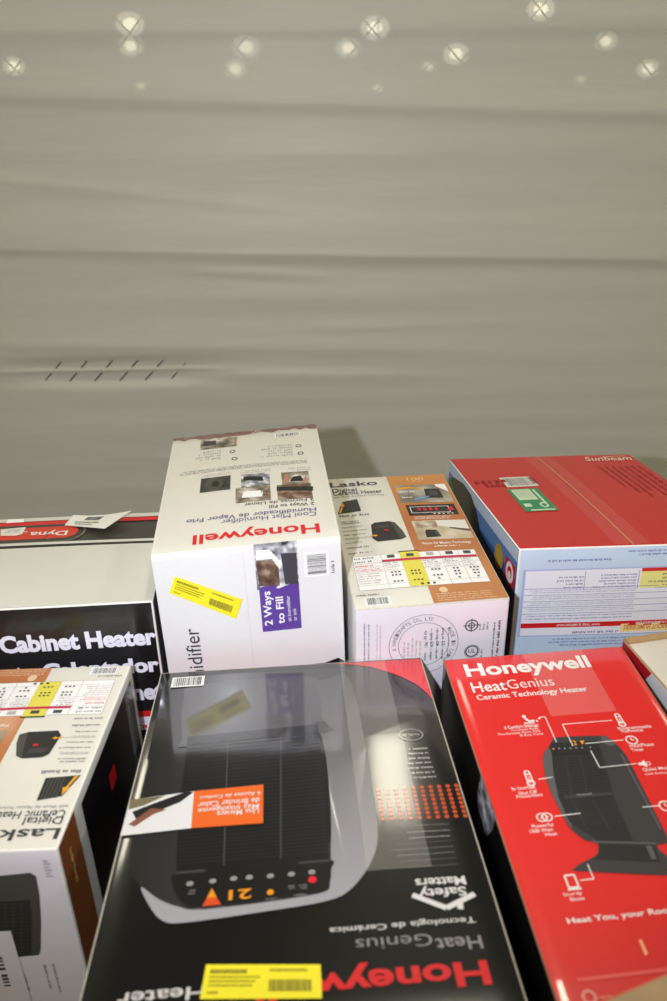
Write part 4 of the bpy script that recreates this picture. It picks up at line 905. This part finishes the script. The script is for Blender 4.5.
p.text('Una Manera', f1(478, 431), f1(366, 438), f1(478, 445), F_WHITE, 9, 0.008); p.text('Más Inteligente', f1(478, 419), f1(316, 430), f1(478, 431), F_WHITE, 9, 0.008); p.text('de Brindar Calor', f1(480, 402), f1(316, 414), f1(480, 416), F_WHITE, 9, 0.008); p.text('6 Ajustes de Confort', f1(482, 384), f1(320, 398), f1(482, 394), F_WHITE, 9, 0.004); p.build('orange label with white upside-down lettering')
p = Print('photo_label', T, R_); p.poly([f1(134, 404), f1(305, 383), f1(297, 482), f1(108, 500)], F_WHITE, 8)
p.poly([f1(134, 404), f1(230, 394), f1(170, 420), f1(130, 430)], F_('coated_olive_ink', (120, 112, 84)), 9); p.poly([f1(140, 436), f1(205, 412), f1(285, 384), f1(303, 386), f1(268, 412), f1(222, 430), f1(150, 456)], F_DK, 9); p.poly([f1(130, 470), f1(190, 428), f1(232, 432), f1(196, 444), f1(146, 476)], F_('coated_brown_ink', (132, 84, 62)), 10); p.build('white photo of a reclining figure')
Print('barcode', T, R_).barcode(f1(242, 104), f1(334, 72), F_DK, F_WHITE, 8).build()
p = Print('orange_dots', T, R_); a, b, c_, d_ = T.uv(f2(245, 392)), T.uv(f2(462, 378)), T.uv(f2(487, 462)), T.uv(f2(258, 474))
for j in range(8):
    for i in range(10):
        s_, t_ = i / 9, j / 7; o_ = a * (1 - s_) * (1 - t_) + b * s_ * (1 - t_) + c_ * s_ * t_ + d_ * (1 - s_) * t_; p.ring(o_.x, o_.y, 0, 0.0027, F_DOT, 1, 10)
o = p.build('grid of small orange dots'); o['kind'] = 'stuff'
p = Print('feature_list', T, R_)
for k, (x0, x1) in enumerate(((328, 380), (322, 382), (328, 386), (326, 390), (330, 396), (336, 400), (342, 404))): p.greek(f2(x0, 282 + 13.2 * k), f2(x1, 271 + 13.2 * k), 1, F_('coated_list_ink', (196, 194, 190)), math.pi, 1, 1.0, 0.12, 0.8, 60 + k)
for k, (x0, x1) in enumerate(((300, 440), (325, 442), (330, 444), (285, 448), (278, 452), (280, 456), (296, 460), (330, 465))): p.greek(f4(x0, 24 + 16 * k), f4(x1, 12 + 16 * k), 1, F_('coated_list_ink', (196, 194, 190)), math.pi, 1, 1.0, 0.12, 0.8, 70 + k)
p.build()
p = Print('oval_badge', T, R_); c = T.uv(f2(336, 238)); p.ring(c.x, c.y, 0.0138, 0.0155, F_GREY, 1, 26, 0.72); p.greekuv(c.x - 0.010, c.y - 0.004, c.x + 0.010, c.y + 0.004, 1, F_GREY, math.pi, 1, 1, 0); p.build()
p = Print('safety_mark', T, R_); p.text('Safety', f4(487, 190), f4(356, 195), f4(487, 214), F_WHITE, 1, 0.02); p.text('Matters', f4(485, 160), f4(346, 166), f4(485, 184), F_WHITE, 1, 0.02)
path(p, ((340, 212), (435, 247), (513, 207)), f4, 0.0056, F_WHITE, 1); p.line(f4(472, 230), f4(474, 250), 0.0056, F_WHITE, 1); p.build('white upside-down lettering under a roof line')
p = Print('product_lettering', T, R_); p.text('Tecnología de Cerámica', f4(518, 290), f4(108, 286), f4(518, 306), F_WHITE, 1, 0.01); p.build()
p = Print('product_lettering', T, R_); p.text('Heat', f4(530, 328), f4(402, 328), f4(530, 364), F_GREY, 1, 0.01); p.text('Genius', f4(394, 328), f4(180, 326), f4(394, 362), F_GREY, 1, -0.004); p.build()
p = Print('product_lettering', T, R_); p.text('Heater', f3(334, 452), f3(104, 458), f3(334, 486), F_WHITE, 1, 0.012); p.build()
Print('brand_lettering', T, R_).text('Honeywell', f4(554, 424), f4(-92, 418), f4(556, 490), F_RED, 1, 0.03).build('red brand lettering reading upside down')
price_sticker(T, R_, [(337, 390), (642, 390), (646, 480), (320, 482)], f3, 6)
p = Print('packing_tape', T, R_, 0.0034); a = T.uv(f2(265, 300)); p.rectuv(a.x - 0.040, 0.16, a.x + 0.025, T.L - 0.001, clear_film('ribbed_tape_film', 0.10, 0.2, 0.8, 160)); p.build('clear ribbed tape running along the carton')

# ================================================================== G: second heater carton, lower left
h = plane_hits([(131, 665), (57, 849), (0, 669.5), (0, 852)], zc(-0.70))
BR, FR = h[0], h[1]; wd = (h[2] - BR).normalized(); WID = 0.212
top = [FR + wd * WID, FR, BR, BR + wd * WID]
Gc = Carton('heater_carton', top, (0, 0), DECK, 0.002, dict(top=CREAM, front=PINKISH, left=WHITE, right=WHITE, back=WHITE, bottom=KRAFT), EDGE_WHITE, 0.0022)
tag(Gc.root, 'white heater carton at the lower left, its print upside down', 'box')
heater_top(Gc.f['top'], Gc.root, None, True)
Fr = Gc.f['front']; R_ = Gc.root; q = crop(0, 800, 4.977)
p = Print('heater_picture', Fr, R_); uL = Fr.uv(q(0, 600)).x - 0.05
hp = [Fr.uv(q(*t)) for t in ((5, 372), (150, 358), (180, 375), (198, 470), (206, 600), (204, 740), (196, 764), (70, 774), (5, 776))]
p.polyuv([Vector((uL, hp[-1].y))] + [Vector((uL, hp[0].y))] + hp, HEATER_MD, 1)
gp = [Fr.uv(q(*t)) for t in ((5, 500), (150, 492), (160, 560), (160, 760), (5, 774))]; p.polyuv([Vector((uL, gp[-1].y)), Vector((uL, gp[0].y))] + gp, HEATER_DK, 2)
for k in range(14): p.line(q(-40, 512 + 18 * k), q(158, 506 + 18 * k), 0.0007, HEATER_MD, 3)
for x in (28, 68, 110): p.line(q(x, 505), q(x, 765), 0.0007, HEATER_MD, 3)
p.build('dark heater picture')
p = Print('white_label', Fr, R_); a = Fr.uv(q(48, 640)); b = Fr.uv(q(70, 1000)); p.rectuv(uL, b.y, a.x + 0.002, a.y, PINKISH, 4); p.greek(q(22, 960), q(44, 765), 1, DARK_INK, -math.pi / 2, 5, seed=91); p.build()
p = Print('small_print', Fr, R_); p.greek(q(228, 410), q(244, 296), 1, PALE_INK, -math.pi / 2, 1, seed=92, lower=0.8); p.greek(q(258, 1000), q(292, 808), 2, GREY_INK, -math.pi / 2, 1, seed=93, lower=0.3); p.greek(q(105, 1000), q(150, 860), 2, GREY_INK, -math.pi / 2, 1, seed=94, lower=0.3); p.build()
Rt = Gc.f['right']
p = Print('copper_band', Rt, R_); p.rectuv(0.003, 0.003, Rt.W * 0.17, Rt.L - 0.002, M('copper_side', (150, 88, 48), 0.4, 0.3), 0); p.greekuv(0.02, Rt.L - 0.12, 0.032, Rt.L - 0.03, 1, GOLD, -math.pi / 2, 1); p.build('copper coloured band')
p = Print('black_panel', Rt, R_); p.rectuv(Rt.W * 0.24, 0.003, Rt.W * 0.955, Rt.L - 0.014, M('side_black_ink', (26, 24, 25), 0.3, 0.9, 0.08), 0)
p.rectuv(Rt.W * 0.52, Rt.L - 0.085, Rt.W * 0.60, Rt.L - 0.06, RED_INK, 1); p.build('black printed panel')
p = Print('packing_tape', Rt, R_, 0.001); p.rectuv(Rt.W - 0.05, Rt.L - 0.12, Rt.W, Rt.L - 0.001, TAPE); p.build('clear tape at the back corner')

# ================================================================== H: black cabinet heater carton, far left
H_BLACK = M('cabinet_black_board', (20, 19, 22), 0.35, 0.5, 0.12, 0.03, 25)
h = plane_hits([(152.5, 600.9), (152.5, 513.7), (0, 609), (0, 519)], zc(-0.62))
FR, BR = h[0], h[1]; wd = (h[2] - FR).normalized(); WID = 0.52; BR = FR + (BR - FR).dot(Vector((-wd.y, wd.x, 0)) * -1) * Vector((-wd.y, wd.x, 0)) * -1
top = [FR + wd * WID, FR, BR, BR + wd * WID]
Hc = Carton('cabinet_heater_carton', top, (0, 0), DECK, 0.003, dict(top=KRAFT, front=H_BLACK, left=H_BLACK, right=H_BLACK, back=WHITE, bottom=KRAFT), EDGE_WHITE, 0.0025)
tag(Hc.root, 'long black carton with pale top beside the tall white humidifier carton', 'box')
T = Hc.f['top']; R_ = Hc.root; hq = crop(0, 510, 4.169)
sm = T.uv((75, 547.5)).y / T.L
Hc.flap('top', 0.003, 0.004, 0.997, sm - 0.004, M('pale_flap_board', (208, 206, 194), 0.45, 0.2, 0.2, 0.05, 30, 0.03), 0.0016, wob=0.0004, label='pale blank flap')
Hc.flap('top', 0.003, sm + 0.004, 0.997, 0.996, M('dark_flap_board', (58, 56, 50), 0.4, 0.4, 0.15, 0.05, 30, 0.06), 0.0022, wob=0.0004, label='dark printed flap')
T.lift = 0.0027
p = Print('flap_border', T, R_); p.rectuv(0.003, T.L * 0.945, T.W - 0.003, T.L - 0.002, M('pale_flap_board', (208, 206, 194)), 0); v0, v1 = T.uv(hq(400, 60)).y, T.uv(hq(400, 46)).y; p.rectuv(0.003, v0, T.W - 0.003, v1, RED_INK, 1)
p.rectuv(0.003, sm * T.L + 0.004, T.W - 0.003, sm * T.L + 0.012, M('pale_flap_board', (208, 206, 194)), 0); p.build('pale border and red stripe')
p = Print('brand_badge', T, R_); u1 = T.uv(hq(322, 112)).x; u0 = T.uv(hq(0, 112)).x - 0.1; va, vb = T.uv(hq(150, 134)).y, T.uv(hq(150, 84)).y; r = (vb - va) / 2
for grow, m_, ly in ((0.012, M('badge_grey_ink', (112, 108, 100), 0.4), 1), (0.0085, MATS['dark_flap_board'], 2), (0.0, M('badge_red_ink', (206, 62, 44), 0.4), 3)):
    p.rectuv(u0, va - grow, u1 - r, vb + grow, m_, ly, 9); p.ring(u1 - r, (va + vb) / 2, 0, r + grow, m_, ly, 28)
p.text('Dyna', hq(288, 98), hq(130, 108), hq(288, 116), M('badge_white_ink', (230, 222, 214), 0.4), 5, 0.02)
c = T.uv(hq(110, 104)); p.ring(c.x, c.y, 0.002, 0.003, MATS['badge_white_ink'], 5, 12); p.build('red rounded brand badge')
p = Print('white_label', T, R_); p.poly([hq(6, 94), hq(112, 84), hq(96, 114), hq(70, 122), hq(6, 122)], CREAM, 6); p.greek(hq(10, 112), hq(90, 92), 3, GREY_INK, math.pi, 7, seed=95); p.build()
p = Print('white_label', T, R_); p.poly([hq(36, 50), hq(102, 48), hq(102, 62), hq(28, 66)], WHITE_INK, 6); p.build()
# the lifted paper tag
pts = [T.uv(hq(*t)) for t in ((308, 38), (555, 46), (442, 108), (272, 78))]; bm = bmesh.new()
lift = (0.004, 0.016, 0.009, 0.002); N = 8; gv = []
for sgn in (0, 0.0006):
    gg = []
    for j in range(N + 1):
        row = []
        for i in range(N + 1):
            a, b = i / N, j / N; uvp = pts[0] * (1 - a) * (1 - b) + pts[1] * a * (1 - b) + pts[2] * a * b + pts[3] * (1 - a) * b
            z = lift[0] * (1 - a) * (1 - b) + lift[1] * a * (1 - b) + lift[2] * a * b + lift[3] * (1 - a) * b
            row.append(bm.verts.new(T.P(uvp.x, uvp.y, z - 0.004 * math.sin(math.pi * a) * (1 - b) + sgn)))
        gg.append(row)
    gv.append(gg)
for gg in gv:
    for j in range(N):
        for i in range(N): bm.faces.new((gg[j][i], gg[j][i + 1], gg[j + 1][i + 1], gg[j + 1][i]))
tagp = from_bm('paper_tag', bm, [M('tag_paper', (226, 224, 212), 0.6)], R_); tagp['label'] = 'curled white paper tag with a barcode'
tb = Print('tag_print', T, tagp, 0.0)
def tagpt(a, b): 
    uvp = pts[0] * (1 - a) * (1 - b) + pts[1] * a * (1 - b) + pts[2] * a * b + pts[3] * (1 - a) * b
    z = lift[0] * (1 - a) * (1 - b) + lift[1] * a * (1 - b) + lift[2] * a * b + lift[3] * (1 - a) * b
    return T.P(uvp.x, uvp.y, z - 0.004 * math.sin(math.pi * a) * (1 - b) + 0.0014)
def tstrip(a0, b0, a1, b1):
    i = len(tb.v); tb.v += [tagpt(a0, b1), tagpt(a1, b1), tagpt(a1, b0), tagpt(a0, b0)]; tb.fc.append((i, i + 1, i + 2, i + 3)); tb.mi.append(tb._m(DARK_INK))
rnd = random.Random(9); a = 0.30
while a < 0.58: d = rnd.choice((0.008, 0.014, 0.02)); tstrip(a, 0.18, a + d, 0.48); a += d + 0.01
a = 0.16
while a < 0.66: d = rnd.uniform(0.01, 0.018); tstrip(a, 0.62, a + d, 0.70); a += d + 0.008
a = 0.2
while a < 0.6: d = rnd.uniform(0.01, 0.018); tstrip(a, 0.80, a + d, 0.86); a += d + 0.008
tb.build()
Fr = Hc.f['front']; q = crop(0, 500, 3.706)
H_WHITE = M('heater_white_lettering', (232, 230, 242), 0.4)
p = Print('product_lettering', Fr, R_); p.text('Cabinet Heater', q(4, 557), q(583, 537), q(4, 500), H_WHITE, 1, 0.045); p.build('white product lettering')
p = Print('product_lettering', Fr, R_); p.text('Gabinete Calentador', q(-210, 668), q(594, 640), q(-210, 618), H_WHITE, 1, 0.045); p.build('white product lettering')
p = Print('product_lettering', Fr, R_); p.text('Gabinet', q(330, 745), q(610, 734), q(330, 690), H_WHITE, 1, 0.045); p.build('white product lettering')
p = Print('red_stripe', Fr, R_); a = Fr.uv(q(520, 780)); b = Fr.uv(q(520, 802)); c_ = Fr.uv(q(520, 850)); p.rectuv(0.1, b.y, Fr.W - 0.02, a.y, RED_INK, 1); p.rectuv(0.1, c_.y, Fr.W - 0.02, b.y, H_WHITE, 1); p.textuv('ca', (Fr.uv(q(505, 838)).x, c_.y + 0.003), 0, 0.018, 0.010, RED_INK, 2, 0.02); p.build('red stripe over a white strip')

# ================================================================== E: pale carton at the right edge
h = plane_hits([(623.4, 639.3), (667, 689), (667, 636)], zc(-0.694))
BL = h[0]; ld = (h[1] - BL).normalized(); bd = Vector((-ld.y, ld.x, 0)); LEN, WID = 0.36, 0.24
top = [BL + ld * LEN, BL + ld * LEN + bd * WID, BL + bd * WID, BL]
E_TOP = M('dusty_pale_board', (214, 206, 190), 0.6, 0.1, 0.2, 0.1, 25, 0.08)
Ec = Carton('open_carton', top, (0, 0), DECK, 0.002, dict(top=E_TOP, front=WHITE, left=M('grey_white_side', (206, 206, 208), 0.45, 0.3), right=WHITE, back=KRAFT, bottom=KRAFT), KRAFT, 0.002)
tag(Ec.root, 'pale topped carton with red and grey side, cut by the right edge', 'box')
Lf = Ec.f['left']; q = crop(560, 620, 6.234)
p = Print('red_panel', Lf, Ec.root); p.polyuv([(0.001, 0.01), (0.001, Lf.L - 0.002), (0.075, Lf.L - 0.002), (0.062, Lf.L - 0.025), (0.044, Lf.L - 0.04), (0.036, Lf.L - 0.08), (0.034, 0.01)], M('deep_red_ink', (184, 26, 34), 0.4, 0.4), 1); p.build('deep red printed panel')
Ec.flap('top', 0.004, 0.965, 0.996, 0.997, KRAFT, 0.003, name='flap', label='bare cardboard flap edge')

# ================================================================== K: bare cardboard carton in the near right corner
h = plane_hits([(590, 1005.5), (705, 956)], zc(-0.55))
bd = (h[1] - h[0]).normalized(); fd = Vector((bd.y, -bd.x, 0)); BL = h[0]; WID, LEN = 0.26, 0.20
top = [BL + fd * LEN, BL + fd * LEN + bd * WID, BL + bd * WID, BL]
Kc = Carton('cardboard_carton', top, (0, 0), DECK, 0.002, dict(top=KRAFT, front=KRAFT, left=KRAFT, right=KRAFT, back=KRAFT, bottom=KRAFT), M('raw_board_edge', (206, 140, 100), 0.7), 0.003)
tag(Kc.root, 'bare brown cardboard carton corner at the lower right of the photo', 'box')
Kc.flap('top', 0.003, 0.003, 0.496, 0.985, M('brown_flap_board', (168, 142, 108), 0.8, 0, 0.1, 0.3, 40, 0.15), 0.002); Kc.flap('top', 0.504, 0.003, 0.997, 0.985, M('brown_flap_board', (168, 142, 108)), 0.002)
